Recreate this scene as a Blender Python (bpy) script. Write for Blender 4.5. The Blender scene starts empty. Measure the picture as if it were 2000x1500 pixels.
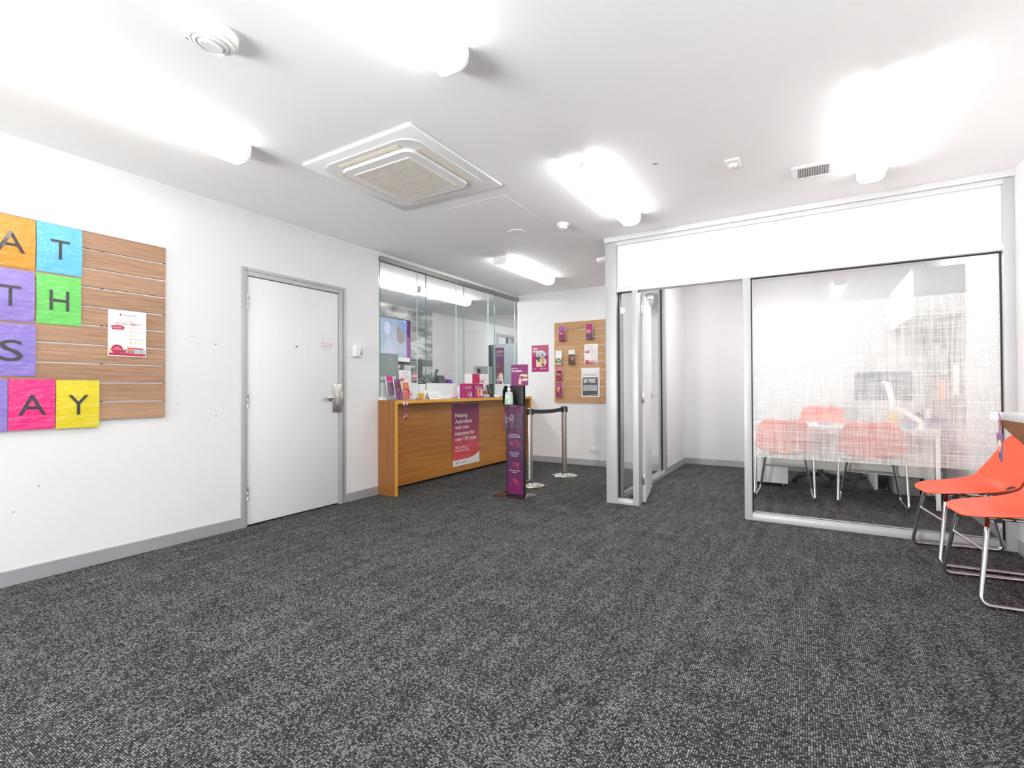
import bpy, bmesh, math, random
from mathutils import Vector, Matrix
random.seed(7)
PI = math.pi
S = bpy.context.scene
COL = S.collection

# ------------------------------------------------------------------ camera
yaw, pit, rol = math.radians(31.1217), math.radians(0.5892), math.radians(-0.2315)
F = Vector((-math.sin(yaw)*math.cos(pit), math.cos(yaw)*math.cos(pit), math.sin(pit)))
R = Vector((math.cos(yaw), math.sin(yaw), 0))
U = R.cross(F)
R2 = R*math.cos(rol)+U*math.sin(rol)
U2 = -R*math.sin(rol)+U*math.cos(rol)
cd = bpy.data.cameras.new('camera'); cam = bpy.data.objects.new('camera', cd); COL.objects.link(cam)
cd.sensor_width = 36; cd.lens = 953.67/2000*36; cd.clip_start = .02
m = Matrix.Identity(4)
for i in range(3):
    m[i][0], m[i][1], m[i][2] = R2[i], U2[i], -F[i]
m[0][3], m[1][3], m[2][3] = 0, 0, 1.1187
cam.matrix_world = m
S.camera = cam

# ------------------------------------------------------------------ light, exposure
LAMP = 10.5; LAMP_TELLER = 20.0; LAMP_OFFICE_ADDED = 17.0           # glow of the tube diffusers
S.view_settings.view_transform = 'Standard'
S.view_settings.look = 'None'
S.view_settings.gamma = 1
S.view_settings.use_curve_mapping = False
S.view_settings.exposure = 0.27
wd = bpy.data.worlds.new('world'); S.world = wd; wd.use_nodes = True
wd.node_tree.nodes['Background'].inputs[0].default_value = (.85, .92, 1, 1)
wd.node_tree.nodes['Background'].inputs[1].default_value = 1.0
def area(name, loc, rot, sx, sy, e, col=(1, 1, 1)):
    l = bpy.data.lights.new(name, 'AREA'); l.shape = 'RECTANGLE'; l.size = sx; l.size_y = sy; l.energy = e; l.color = col
    o = bpy.data.objects.new(name, l); COL.objects.link(o); o.location = loc; o.rotation_euler = rot
    return o
# added fill light behind the camera, shining in by an added window
area('added_front_fill', (-2.5, -3.3, 1.35), (PI/2, 0, 0), 2.4, 2.3, 90, (.96, .98, 1))
# second added fill light, out of view, tilted up to brighten the ceiling
pv_ = area('added_ceiling_fill', (-4.1, -4.7, .25), (0, 0, 0), 3.2, 2.2, 1250, (1, .985, .96))
pv_.rotation_euler = Vector((-.38, -.74, -.60)).to_track_quat('Z', 'X').to_euler()
S.cycles.max_bounces = 12; S.cycles.diffuse_bounces = 8; S.cycles.transparent_max_bounces = 24
S.cycles.glossy_bounces = 5; S.cycles.caustics_reflective = False; S.cycles.caustics_refractive = False
S.cycles.use_denoising = True

# ------------------------------------------------------------------ materials
MATS = {}
def srgb(c):
    return tuple((x/255/12.92 if x/255 <= .04045 else ((x/255+.055)/1.055)**2.4) for x in c)
class N:
    def __init__(s, name):
        s.m = bpy.data.materials.new(name); s.m.use_nodes = True; s.t = s.m.node_tree
        s.t.nodes.clear(); s.out = s.n('ShaderNodeOutputMaterial')
    def n(s, t, **k):
        x = s.t.nodes.new(t)
        for a, b in k.items(): setattr(x, a, b)
        return x
    def l(s, a, b): s.t.links.new(a, b)
    def math(s, op, a, b=None, c=None, clamp=False):
        x = s.n('ShaderNodeMath', operation=op); x.use_clamp = clamp
        for i, v in enumerate((a, b, c)):
            if v is None: continue
            if isinstance(v, (int, float)): x.inputs[i].default_value = v
            else: s.l(v, x.inputs[i])
        return x.outputs[0]
    def coords(s, scale=(1, 1, 1), rot=(0, 0, 0)):
        tc = s.n('ShaderNodeTexCoord'); mp = s.n('ShaderNodeMapping'); mp.inputs['Scale'].default_value = scale
        mp.inputs['Rotation'].default_value = rot
        s.l(tc.outputs['Object'], mp.inputs[0]); return mp.outputs[0]
    def noise(s, v, scale, detail=2, rough=.5):
        x = s.n('ShaderNodeTexNoise'); x.inputs['Scale'].default_value = scale; x.inputs['Detail'].default_value = detail
        x.inputs['Roughness'].default_value = rough; s.l(v, x.inputs['Vector']); return x.outputs['Fac']
    def ramp(s, f, stops):
        x = s.n('ShaderNodeValToRGB'); e = x.color_ramp.elements
        while len(e) < len(stops): e.new(.5)
        for i, (p, c) in enumerate(stops):
            e[i].position = p; e[i].color = tuple(c)+(1,)
        s.l(f, x.inputs[0]); return x.outputs[0]
    def bump(s, h, st, d=.001):
        x = s.n('ShaderNodeBump'); x.inputs['Strength'].default_value = st; x.inputs['Distance'].default_value = d
        s.l(h, x.inputs['Height']); return x.outputs[0]
    def bsdf(s, rough=.5, metal=0, coat=0):
        b = s.n('ShaderNodeBsdfPrincipled'); b.inputs['Roughness'].default_value = rough; b.inputs['Metallic'].default_value = metal
        b.inputs['Coat Weight'].default_value = coat; b.inputs['Coat Roughness'].default_value = .05
        s.l(b.outputs[0], s.out.inputs[0]); return b
def mat(name, rgb=None, rough=.5, metal=0, var=.03, vs=20, bump=0, bs=60, coat=0, lin=None):
    if name in MATS: return MATS[name]
    k = N(name); b = k.bsdf(rough, metal, coat); c = lin or srgb(rgb)
    v = k.coords(); nz = k.noise(v, vs, 3)
    lo = tuple(x*(1-var) for x in c); hi = tuple(min(1, x*(1+var)) for x in c)
    k.l(k.ramp(nz, [(.3, lo), (.7, hi)]), b.inputs['Base Color'])
    if bump: k.l(k.bump(k.noise(v, bs, 2), bump), b.inputs['Normal'])
    MATS[name] = k.m; return k.m
def emit(name, rgb, st):
    if name in MATS: return MATS[name]
    k = N(name); e = k.n('ShaderNodeEmission'); e.inputs[0].default_value = tuple(rgb)+(1,); e.inputs[1].default_value = st
    k.l(e.outputs[0], k.out.inputs[0]); MATS[name] = k.m; return k.m
def glass(name, tint, f0=.045, gain=.9):
    if name in MATS: return MATS[name]
    k = N(name); tr = k.n('ShaderNodeBsdfTransparent'); tr.inputs[0].default_value = tuple(tint)+(1,)
    g = k.n('ShaderNodeBsdfGlossy'); g.inputs['Roughness'].default_value = .0
    lw = k.n('ShaderNodeLayerWeight'); lw.inputs[0].default_value = .5
    f = k.math('POWER', lw.outputs['Facing'], 5); f = k.math('MULTIPLY_ADD', f, gain, f0, clamp=True)
    mx = k.n('ShaderNodeMixShader'); k.l(f, mx.inputs[0]); k.l(tr.outputs[0], mx.inputs[1]); k.l(g.outputs[0], mx.inputs[2])
    k.l(mx.outputs[0], k.out.inputs[0]); MATS[name] = k.m; return k.m
def wood(name, dark, light, rough, axis, fine=90, coarse=5, contrast=.5):
    """laminate / veneer with the grain running along axis"""
    if name in MATS: return MATS[name]
    k = N(name); b = k.bsdf(rough, 0, .05)
    sc = [1, 1, 1]; sc[axis] = .035
    v = k.coords(tuple(sc)); n1 = k.noise(v, fine, 4, .6)
    sc2 = [1, 1, 1]; sc2[axis] = .12
    n2 = k.noise(k.coords(tuple(sc2)), coarse, 3, .55)
    f = k.math('ADD', k.math('MULTIPLY', n1, contrast), k.math('MULTIPLY', n2, 1-contrast))
    k.l(k.ramp(f, [(.36, srgb(dark)), (.64, srgb(light))]), b.inputs['Base Color'])
    k.l(k.bump(n1, .08), b.inputs['Normal'])
    MATS[name] = k.m; return k.m

WALL = mat('wall_paint', lin=(.81, .812, .815), rough=.55, var=.012, vs=2, bump=.03, bs=300)
CEIL = mat('ceiling_paint', lin=(.93, .932, .934), rough=.75, var=.012, vs=1.2)
WHITE = mat('white_powdercoat', lin=(.84, .845, .85), rough=.38, var=.01)
DOORW = mat('white_door_paint', lin=(.83, .835, .84), rough=.4, var=.01)
PLASTIC = mat('white_plastic', lin=(.85, .85, .84), rough=.35, var=.01)
ALU = mat('silver_anodised_frame', lin=(.50, .505, .515), rough=.45, metal=.2, var=.03, vs=4)
ALUW = mat('pale_silver_frame', lin=(.68, .685, .69), rough=.45, metal=.1, var=.02, vs=4)
SKIRT = mat('grey_skirting', lin=(.46, .468, .49), rough=.4, metal=.35, var=.03, vs=3)
ALUD = mat('bronze_track_metal', lin=(.36, .36, .34), rough=.35, metal=.8, var=.04)
STEEL = mat('brushed_steel', lin=(.62, .61, .58), rough=.3, metal=1, var=.06, vs=30)
CHROME = mat('chrome', lin=(.70, .70, .72), rough=.08, metal=1, var=.01)
BLACK = mat('black_plastic', lin=(.02, .02, .022), rough=.4, var=.1)
RUBBER = mat('black_rubber', lin=(.012, .012, .013), rough=.7)
BLACKGLOSS = mat('black_gloss_steel', lin=(.022, .02, .022), rough=.13, var=.1)
DGREY = mat('dark_grey_plastic', rgb=(74, 78, 82), rough=.5)
GREY = mat('mid_grey_plastic', rgb=(150, 156, 158), rough=.5)
LGREY = mat('pale_grey_laminate', rgb=(205, 206, 206), rough=.3)
ORANGE = mat('orange_red_shell_plastic', lin=(.93, .115, .052), rough=.38, var=.02, bump=.04, bs=500)
PAPER = mat('white_paper', lin=(.86, .86, .86), rough=.5, var=.01)
GLASS = glass('clear_glass', (.988, .993, .991), .03)
GLASSEDGE = mat('green_glass_edge', rgb=(96, 150, 142), rough=.15)
CLEAR = glass('clear_acrylic', (.93, .935, .94), .06)
SLAT = wood('oak_laminate', (150, 112, 84), (190, 152, 122), .42, 0, 120, 6, .6)
SLATB = wood('warm_oak_laminate', (176, 130, 86), (208, 162, 114), .42, 0, 120, 6, .6)
GROOVE = mat('groove_strip_aluminium', lin=(.75, .75, .76), rough=.3, metal=.5)
COUNTER = wood('counter_veneer', (168, 104, 42), (205, 143, 70), .32, 1, 26, 4, .5)
COUNTERV = wood('counter_veneer_upright', (128, 78, 34), (166, 110, 56), .32, 2, 34, 5, .6)
COUNTERE = wood('counter_edge_veneer', (222, 156, 52), (240, 180, 80), .35, 1, 40, 5, .4)
COUNTEREV = wood('counter_edge_veneer_upright', (216, 150, 54), (236, 176, 80), .35, 2, 40, 5, .4)
BENCHW = wood('bench_timber', (96, 50, 12), (128, 74, 22), .75, 1, 30, 5, .5)

def carpet():
    k = N('loop_carpet'); b = k.bsdf(.95)
    tc = k.n('ShaderNodeTexCoord'); sp = k.n('ShaderNodeSeparateXYZ'); k.l(tc.outputs['Object'], sp.inputs[0])
    x, y = sp.outputs[0], sp.outputs[1]
    CX, CY = 1/.0074, 1/.0062
    u = k.math('MULTIPLY', x, CX); v0 = k.math('MULTIPLY', y, CY)
    iu = k.math('FLOOR', u)
    v = v0; iv = k.math('FLOOR', v)
    fu = k.math('SUBTRACT', u, iu); fv = k.math('SUBTRACT', v, iv)
    cb = k.n('ShaderNodeCombineXYZ'); k.l(iu, cb.inputs[0]); k.l(iv, cb.inputs[1])
    wn = k.n('ShaderNodeTexWhiteNoise', noise_dimensions='2D'); k.l(cb.outputs[0], wn.inputs['Vector'])
    # oval loop inside each cell
    a = k.math('POWER', k.math('MULTIPLY', k.math('SUBTRACT', fu, .5), 2), 2)
    c = k.math('POWER', k.math('MULTIPLY', k.math('SUBTRACT', fv, .5), 2), 2)
    mask = k.math('SUBTRACT', 1, k.math('ADD', a, c), clamp=True)
    mask = k.math('POWER', mask, .6)
    # streaky density, running both ways
    s1 = k.noise(k.coords((9, 1.6, 1)), 1.6, 1, .5); s2 = k.noise(k.coords((1.4, 8, 1)), 1.3, 1, .5)
    dens = k.math('ADD', k.math('MULTIPLY', k.math('SUBTRACT', s1, .5), .52), k.math('MULTIPLY', k.math('SUBTRACT', s2, .5), .25))
    wv = k.math('ADD', wn.outputs[0], dens)
    br = k.math('SMOOTH_MIN', 1, k.math('MULTIPLY', k.math('SUBTRACT', wv, .10), 1.15), .05, clamp=True)
    f = k.math('MULTIPLY', mask, br)
    k.l(k.ramp(f, [(0, (.020, .0205, .022)), (.4, (.095, .096, .097)), (.92, (.42, .42, .405))]), b.inputs['Base Color'])
    k.l(k.bump(k.math('ADD', mask, f), .5, .002), b.inputs['Normal'])
    b.inputs['Specular IOR Level'].default_value = .15
    return k.m
CARPET = carpet()

def film():
    k = N('woven_frosted_film')
    h1 = k.noise(k.coords((5, 1, 330)), 1, 3, .7); h2 = k.noise(k.coords((2.5, 1, 110)), 1, 2, .6)
    v1 = k.noise(k.coords((330, 1, 6)), 1, 3, .7); v2 = k.noise(k.coords((110, 1, 3)), 1, 2, .6)
    f = k.math('ADD', k.math('ADD', h1, k.math('MULTIPLY', h2, .7)), k.math('ADD', v1, k.math('MULTIPLY', v2, .7)))
    f = k.math('MULTIPLY_ADD', k.math('SUBTRACT', f, 1.7), 1.0, .49)
    f = k.math('MINIMUM', k.math('MAXIMUM', f, .16), .80)
    tr = k.n('ShaderNodeBsdfTransparent'); tr.inputs[0].default_value = (.97, .97, .97, 1)
    d = k.n('ShaderNodeBsdfDiffuse'); d.inputs[0].default_value = (.95, .955, .95, 1)
    t = k.n('ShaderNodeBsdfTranslucent'); t.inputs[0].default_value = (.95, .955, .95, 1)
    a = k.n('ShaderNodeMixShader'); a.inputs[0].default_value = .4; k.l(d.outputs[0], a.inputs[1]); k.l(t.outputs[0], a.inputs[2])
    mx = k.n('ShaderNodeMixShader'); k.l(f, mx.inputs[0]); k.l(tr.outputs[0], mx.inputs[1]); k.l(a.outputs[0], mx.inputs[2])
    k.l(mx.outputs[0], k.out.inputs[0]); return k.m
FILM = film()
def frost(name, fac):
    k = N(name); tr = k.n('ShaderNodeBsdfTransparent'); d = k.n('ShaderNodeBsdfDiffuse'); d.inputs[0].default_value = (.82, .85, .84, 1)
    nz = k.noise(k.coords(), 6, 2); f = k.math('MULTIPLY_ADD', nz, .15, fac)
    mx = k.n('ShaderNodeMixShader'); k.l(f, mx.inputs[0]); k.l(tr.outputs[0], mx.inputs[1]); k.l(d.outputs[0], mx.inputs[2])
    k.l(mx.outputs[0], k.out.inputs[0]); return k.m
FROST = frost('frosted_strip', .72)
PURPLE = mat('plum_print', rgb=(126, 52, 108), rough=.35)
MAG = mat('magenta_print', rgb=(176, 40, 110), rough=.35)
DMAG = mat('dark_plum_print', rgb=(104, 36, 84), rough=.35)
CRIM = mat('crimson_print', rgb=(190, 44, 88), rough=.35)
CORAL = mat('coral_print', rgb=(232, 96, 92), rough=.35)
INK = mat('black_ink', rgb=(48, 46, 52), rough=.4)
INKG = mat('grey_ink', rgb=(138, 132, 138), rough=.5)
WINK = mat('white_ink', lin=(.86, .86, .86), rough=.4)
SKIN = mat('tan_print', rgb=(214, 150, 112), rough=.4)
SKIND = mat('brown_print', rgb=(112, 74, 58), rough=.4)
SAND = mat('sand_print', rgb=(226, 206, 160), rough=.4)
SKYB = mat('sky_print', rgb=(176, 206, 226), rough=.4)
NAVY = mat('navy_print', rgb=(52, 66, 96), rough=.4)
GREENP = mat('green_print', rgb=(120, 160, 70), rough=.4)
LEAF = mat('leaf_green_print', rgb=(92, 196, 60), rough=.4)
ORP = mat('orange_print', rgb=(238, 120, 60), rough=.4)
CHAR = mat('charcoal_print', rgb=(78, 80, 84), rough=.45)
PGREY = mat('pale_grey_print', rgb=(196, 198, 200), rough=.45)
ROSE = mat('rose_print', rgb=(205, 110, 120), rough=.45)

# ------------------------------------------------------------------ mesh helpers
def mk(name, verts, faces, mats, parent=None, smooth=False, mi=None):
    me = bpy.data.meshes.new(name); me.from_pydata([tuple(v) for v in verts], [], faces)
    for x in (mats if isinstance(mats, (list, tuple)) else [mats]): me.materials.append(x)
    if mi: me.polygons.foreach_set('material_index', mi)
    if smooth: me.polygons.foreach_set('use_smooth', [True]*len(me.polygons))
    me.update()
    o = bpy.data.objects.new(name, me); COL.objects.link(o)
    if parent: o.parent = parent
    return o
def frombm(name, bm, mats, parent=None, smooth=False, angle=None):
    me = bpy.data.meshes.new(name); bmesh.ops.recalc_face_normals(bm, faces=bm.faces[:]); bm.to_mesh(me); bm.free()
    for x in (mats if isinstance(mats, (list, tuple)) else [mats]): me.materials.append(x)
    if smooth or angle:
        me.polygons.foreach_set('use_smooth', [True]*len(me.polygons))
        if angle: me.set_sharp_from_angle(angle=math.radians(angle))
    o = bpy.data.objects.new(name, me); COL.objects.link(o)
    if parent: o.parent = parent
    return o
def bmbox(bm, x0, x1, y0, y1, z0, z1, bev=0, seg=1, mi=0):
    r = bmesh.ops.create_cube(bm, size=1)
    vs = r['verts']
    for v in vs:
        v.co = Vector(((x0+x1)/2+v.co.x*(x1-x0), (y0+y1)/2+v.co.y*(y1-y0), (z0+z1)/2+v.co.z*(z1-z0)))
    fs = {f for v in vs for f in v.link_faces}
    for f in fs: f.material_index = mi
    if bev:
        es = list({e for v in vs for e in v.link_edges})
        bmesh.ops.bevel(bm, geom=es, offset=bev, segments=seg, affect='EDGES', profile=.5)
def boxes(name, lst, mats, parent=None, bev=0, seg=2, angle=None):
    bm = bmesh.new()
    for b in lst: bmbox(bm, *b[:6], bev=bev, seg=seg, mi=(b[6] if len(b) > 6 else 0))
    return frombm(name, bm, mats, parent, angle=angle or (40 if bev else None))
def box(name, x0, x1, y0, y1, z0, z1, mats, parent=None, bev=0, seg=2):
    return boxes(name, [(x0, x1, y0, y1, z0, z1)], mats, parent, bev, seg)
def fillet(pts, r, n=5):
    P = [Vector(p) for p in pts]; out = [P[0]]
    for i in range(1, len(P)-1):
        a, b, c = P[i-1], P[i], P[i+1]; d1 = (a-b); d2 = (c-b)
        rr = min(r, d1.length*.45, d2.length*.45); p1 = b+d1.normalized()*rr; p2 = b+d2.normalized()*rr
        for j in range(n+1):
            t = j/n; out.append(p1*(1-t)**2+b*2*t*(1-t)+p2*t*t)
    out.append(P[-1]); return out
def bmtube(bm, pts, r, seg=10, mi=0):
    P = [Vector(p) for p in pts]; rings = []; up = None
    for i, p in enumerate(P):
        t = ((P[i+1]-p) if i < len(P)-1 else (p-P[i-1])).normalized()
        if 0 < i < len(P)-1: t = ((P[i+1]-p).normalized()+(p-P[i-1]).normalized()).normalized()
        if up is None:
            up = Vector((0, 0, 1)) if abs(t.z) < .9 else Vector((1, 0, 0))
        s = t.cross(up).normalized(); up = s.cross(t).normalized()
        rr = r[i] if isinstance(r, (list, tuple)) else r
        rings.append([bm.verts.new(p+(s*math.cos(2*PI*k/seg)+up*math.sin(2*PI*k/seg))*rr) for k in range(seg)])
    for a, b in zip(rings, rings[1:]):
        for k in range(seg): bm.faces.new((a[k], a[(k+1) % seg], b[(k+1) % seg], b[k])).material_index = mi
    bm.faces.new(rings[0]).material_index = mi; bm.faces.new(rings[-1]).material_index = mi
def tube(name, pts, r, m, parent=None, seg=10, fil=0):
    bm = bmesh.new(); bmtube(bm, fillet(pts, fil) if fil else pts, r, seg)
    return frombm(name, bm, m, parent, angle=50)
def bmlathe(bm, prof, seg=32, c=(0, 0), mi=0):
    rings = []
    for r, z in prof:
        if r < 1e-6: rings.append([bm.verts.new((c[0], c[1], z))])
        else: rings.append([bm.verts.new((c[0]+r*math.cos(2*PI*k/seg), c[1]+r*math.sin(2*PI*k/seg), z)) for k in range(seg)])
    for a, b in zip(rings, rings[1:]):
        for k in range(seg):
            k2 = (k+1) % seg
            q = [a[k % len(a)], a[k2 % len(a)], b[k2 % len(b)], b[k % len(b)]]
            q2 = []
            for v in q:
                if v not in q2: q2.append(v)
            if len(q2) > 2: bm.faces.new(q2).material_index = mi
def lathe(name, prof, m, parent=None, seg=32, c=(0, 0), angle=35):
    bm = bmesh.new(); bmlathe(bm, prof, seg, c); return frombm(name, bm, m, parent, angle=angle)
def prism(name, poly, axis, a0, a1, m, parent=None, bev=0, angle=None):
    """extrude a 2-D polygon along an axis: axis x -> poly in (y,z), y -> (x,z), z -> (x,y)"""
    bm = bmesh.new()
    def P(p, a):
        return {'x': (a, p[0], p[1]), 'y': (p[0], a, p[1]), 'z': (p[0], p[1], a)}[axis]
    A = [bm.verts.new(P(p, a0)) for p in poly]; B = [bm.verts.new(P(p, a1)) for p in poly]
    bm.faces.new(A); bm.faces.new(B[::-1])
    for i in range(len(poly)):
        j = (i+1) % len(poly); bm.faces.new((A[i], B[i], B[j], A[j]))
    if bev: bmesh.ops.bevel(bm, geom=bm.edges[:], offset=bev, segments=2, affect='EDGES')
    return frombm(name, bm, m, parent, angle=angle or (40 if bev else None))
def thing(name, label, cat, loc=(0, 0, 0), rz=0, group=None):
    o = bpy.data.objects.new(name, None); COL.objects.link(o); o.empty_display_size = .1
    o.location = loc; o.rotation_euler = (0, 0, rz); o['label'] = label; o['category'] = cat
    if group: o['group'] = group
    return o
def struct(o, label=None):
    o['kind'] = 'structure'
    if label: o['label'] = label
    return o
def sempty(name, loc=(0, 0, 0), rz=0):
    o = bpy.data.objects.new(name, None); COL.objects.link(o); o.location = loc; o.rotation_euler = (0, 0, rz); o['kind'] = 'structure'; return o
def dup(root, loc, rz, label, group=None):
    r = root.copy(); COL.objects.link(r); r.location = loc; r.rotation_euler = (0, 0, rz); r['label'] = label
    if group: r['group'] = group
    for ch in list(root.children):
        c = ch.copy(); COL.objects.link(c); c.parent = r
        for g in list(ch.children):
            d = g.copy(); COL.objects.link(d); d.parent = c
    return r

# text as flat polygons; returns verts in x,z and faces, fitted to a box
_TC = {}
def text_geo(s, bold=0.0):
    key = (s, bold)
    if key in _TC: return _TC[key]
    c = bpy.data.curves.new('t', 'FONT'); c.body = s; c.size = 1; c.offset = bold; c.resolution_u = 3; c.fill_mode = 'FRONT' if hasattr(c, 'fill_mode') and False else c.fill_mode
    o = bpy.data.objects.new('t', c); COL.objects.link(o)
    me = o.to_mesh()
    vs = [(v.co.x, v.co.y) for v in me.vertices]; fs = [tuple(p.vertices) for p in me.polygons]
    o.to_mesh_clear(); bpy.data.objects.remove(o); bpy.data.curves.remove(c)
    _TC[key] = (vs, fs); return vs, fs
class Print:
    """flat printing on a local plane: x right, z up, facing -y; every colour of it in one child mesh"""
    def __init__(s, y): s.y = y; s.v = []; s.f = []; s.mi = []; s.m = []; s.k = 0; s.tv = []; s.tf = []; s.tmi = []; s.tm = []
    def _mi(s, m, lst):
        if m not in lst: lst.append(m)
        return lst.index(m)
    def poly(s, pts, m):
        s.k += 1; y = s.y-.0002*s.k; b = len(s.v)
        s.v += [(p[0], y, p[1]) for p in pts]; s.f.append(tuple(range(b, b+len(pts)))); s.mi.append(s._mi(m, s.m))
    def rect(s, x, z, w, h, m): s.poly([(x, z), (x+w, z), (x+w, z+h), (x, z+h)], m)
    def disc(s, x, z, r, m, rz=None, n=20): s.poly([(x+r*math.cos(2*PI*i/n), z+(rz or r)*math.sin(2*PI*i/n)) for i in range(n)], m)
    def line(s, p, q, w, m):
        d = Vector((q[0]-p[0], q[1]-p[1])); nrm = Vector((-d.y, d.x)).normalized()*w/2
        s.poly([(p[0]+nrm.x, p[1]+nrm.y), (p[0]-nrm.x, p[1]-nrm.y), (q[0]-nrm.x, q[1]-nrm.y), (q[0]+nrm.x, q[1]+nrm.y)], m)
    def pline(s, pts, w, m):
        for a, b in zip(pts, pts[1:]): s.line(a, b, w, m)
    def text(s, t, x, z, m, w=None, h=None, align='l', bold=0.0, slant=0):
        """z is the bottom of the ink; h the ink height, w the width (either may be None)"""
        vs, fs = text_geo(t, bold)
        if not vs: return
        x0 = min(v[0] for v in vs); x1 = max(v[0] for v in vs); z0 = min(v[1] for v in vs); z1 = max(v[1] for v in vs)
        sz = (h/(z1-z0)) if h else w/(x1-x0); sx = (w/(x1-x0)) if w else sz
        W = (x1-x0)*sx; ox = {'l': x, 'c': x-W/2, 'r': x-W}[align]
        y = s.y-.0002*s.k-.0005; b = len(s.tv)
        for v in vs:
            zz = (v[1]-z0)*sz; s.tv.append((ox+(v[0]-x0)*sx+slant*zz, y, z+zz))
        k = s._mi(m, s.tm)
        for f in fs: s.tf.append(tuple(i+b for i in f)); s.tmi.append(k)
    def done(s, parent, name='printed_artwork', tname='lettering'):
        if s.f: mk(name, s.v, s.f, s.m, parent, mi=s.mi)
        if s.tf: mk(tname, s.tv, s.tf, s.tm, parent, mi=s.tmi)
def card(name, label, cat, loc, rz, w, h, m, t=.0012, group=None, bev=0, part='sheet', nx=1):
    o = thing(name, label, cat, loc, rz, group)
    box(part, 0, w, -t, 0, 0, h, m, o, bev)
    return o, Print(-t)
LW = PI/2   # rotation for things on the left wall

# ------------------------------------------------------------------ room shell
XL, XR, YB, YP, YO, H = -3.93, 1.22, 6.686, 4.60, 7.58, 2.6
floor = struct(box('floor', -6.4, 1.4, -3.6, 10.8, -.05, 0, CARPET))
ceil = struct(box('ceiling', -6.4, 1.4, -3.6, 10.8, H, H+.08, CEIL))
box('access_panel', -2.52, -1.965, 3.15, 3.715, H-.0009, H+.001, CEIL, ceil)
struct(boxes('wall_left', [(XL-.1, XL, -3.1, 2.262, 0, H), (XL-.1, XL, 2.262, 3.29, 2.12, H), (XL-.1, XL, 3.29, 3.75, 0, H),
                           (XL-.1, XL, 3.75, YB+.1, 2.557, H)], WALL))
struct(boxes('wall_back', [(XL, -1.65, YB, YB+.1, 0, H)], WALL))
struct(boxes('wall_teller_right', [(XL, XL+.08, YB+.1, 10.6, 0, H)], WALL))
struct(boxes('wall_teller_left', [(-6.25, -6.15, 2.2, 9.46, 0, H), (-6.25, -6.15, 9.46, 10.6, 2.42, H), (-6.25, -6.15, 10.3, 10.6, 0, 2.42)], WALL))
struct(boxes('wall_teller_end', [(-6.25, XL+.08, 10.6, 10.7, 0, H)], WALL))
struct(boxes('wall_teller_front', [(-6.25, XL-.1, 2.1, 2.2, 0, H)], WALL))
struct(boxes('wall_right', [(XR, XR+.1, -3.1, YO+.1, 0, H)], WALL))
struct(boxes('wall_office_back', [(-1.65, XR, YO, YO+.1, 0, H)], WALL))
struct(boxes('wall_office_side', [(-1.65, -1.57, 6.50, YO, 0, H), (-1.65, -1.57, 4.70, 6.50, 2.50, H)], WALL))
struct(boxes('wall_front', [(XL-.1, XR+.1, -3.2, -3.1, 2.45, H), (XL-.1, -3.7, -3.2, -3.1, 0, 2.45), (-1.3, XR+.1, -3.2, -3.1, 0, 2.45),
                            (-3.7, -1.3, -3.2, -3.1, 0, .12)], WALL))  # opening cut for the added window
wf = sempty('window_added'); box('glass', -3.7, -1.3, -3.16, -3.15, .12, 2.45, GLASS, wf)  # unseen glazing, added so the fill lights reach the lobby
boxes('window_frame', [(-3.7, -3.64, -3.19, -3.11, .12, 2.45), (-1.36, -1.3, -3.19, -3.11, .12, 2.45),
                       (-3.64, -1.36, -3.19, -3.11, 2.39, 2.45)], ALU, wf)
# skirtings
def skirt(name, lst): return struct(boxes(name, lst, SKIRT, bev=.002, seg=1))
skirt('baseboard_left', [(XL, XL+.013, -3.1, 2.25, 0, .089), (XL, XL+.013, 3.303, 3.731, 0, .089)])
skirt('baseboard_back', [(XL+.26, -1.66, YB-.013, YB, 0, .089)])
skirt('baseboard_right', [(XR-.013, XR, -3.1, 4.58, 0, .089), (XR-.013, XR, 4.72, YO, 0, .089)])
skirt('baseboard_office', [(-1.57, XR-.014, YO-.013, YO, 0, .089), (-1.57, -1.557, 6.51, YO-.014, 0, .089)])

# small holes and scuffs left in the paint of the left wall, as marks of their own shape
wl = bpy.data.objects['wall_left']
mk_m = mat('scuff_grey', rgb=(150, 148, 140), rough=.8)
bm = bmesh.new()
for (y, z, r) in ((1.885, 1.52, .004), (2.05, 1.50, .003), (2.055, 1.475, .006), (1.79, 1.155, .004), (1.795, 1.015, .004), (2.06, .92, .005),
                  (1.04, .55, .005), (.93, .42, .004), (1.72, .90, .004)):
    q = [bm.verts.new((XL+.0008, y+r*math.cos(a*PI/3)*1.2, z+r*math.sin(a*PI/3))) for a in range(6)]; bm.faces.new(q)
frombm('wall_mark', bm, mk_m, wl)
wb = bpy.data.objects['wall_back']
mk('wall_mark', [(-3.335, YB-.0008, 2.143), (-3.31, YB-.0008, 2.137), (-3.315, YB-.0008, 2.15)], [(0, 1, 2)], mk_m, wb)
mk('scuff_mark', [(-.86+a, 3.22+b, H-.0008) for a, b in ((0, 0), (.035, .012), (.03, .03), (.004, .024))], [(0, 1, 2, 3)], mk_m, ceil)

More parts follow.
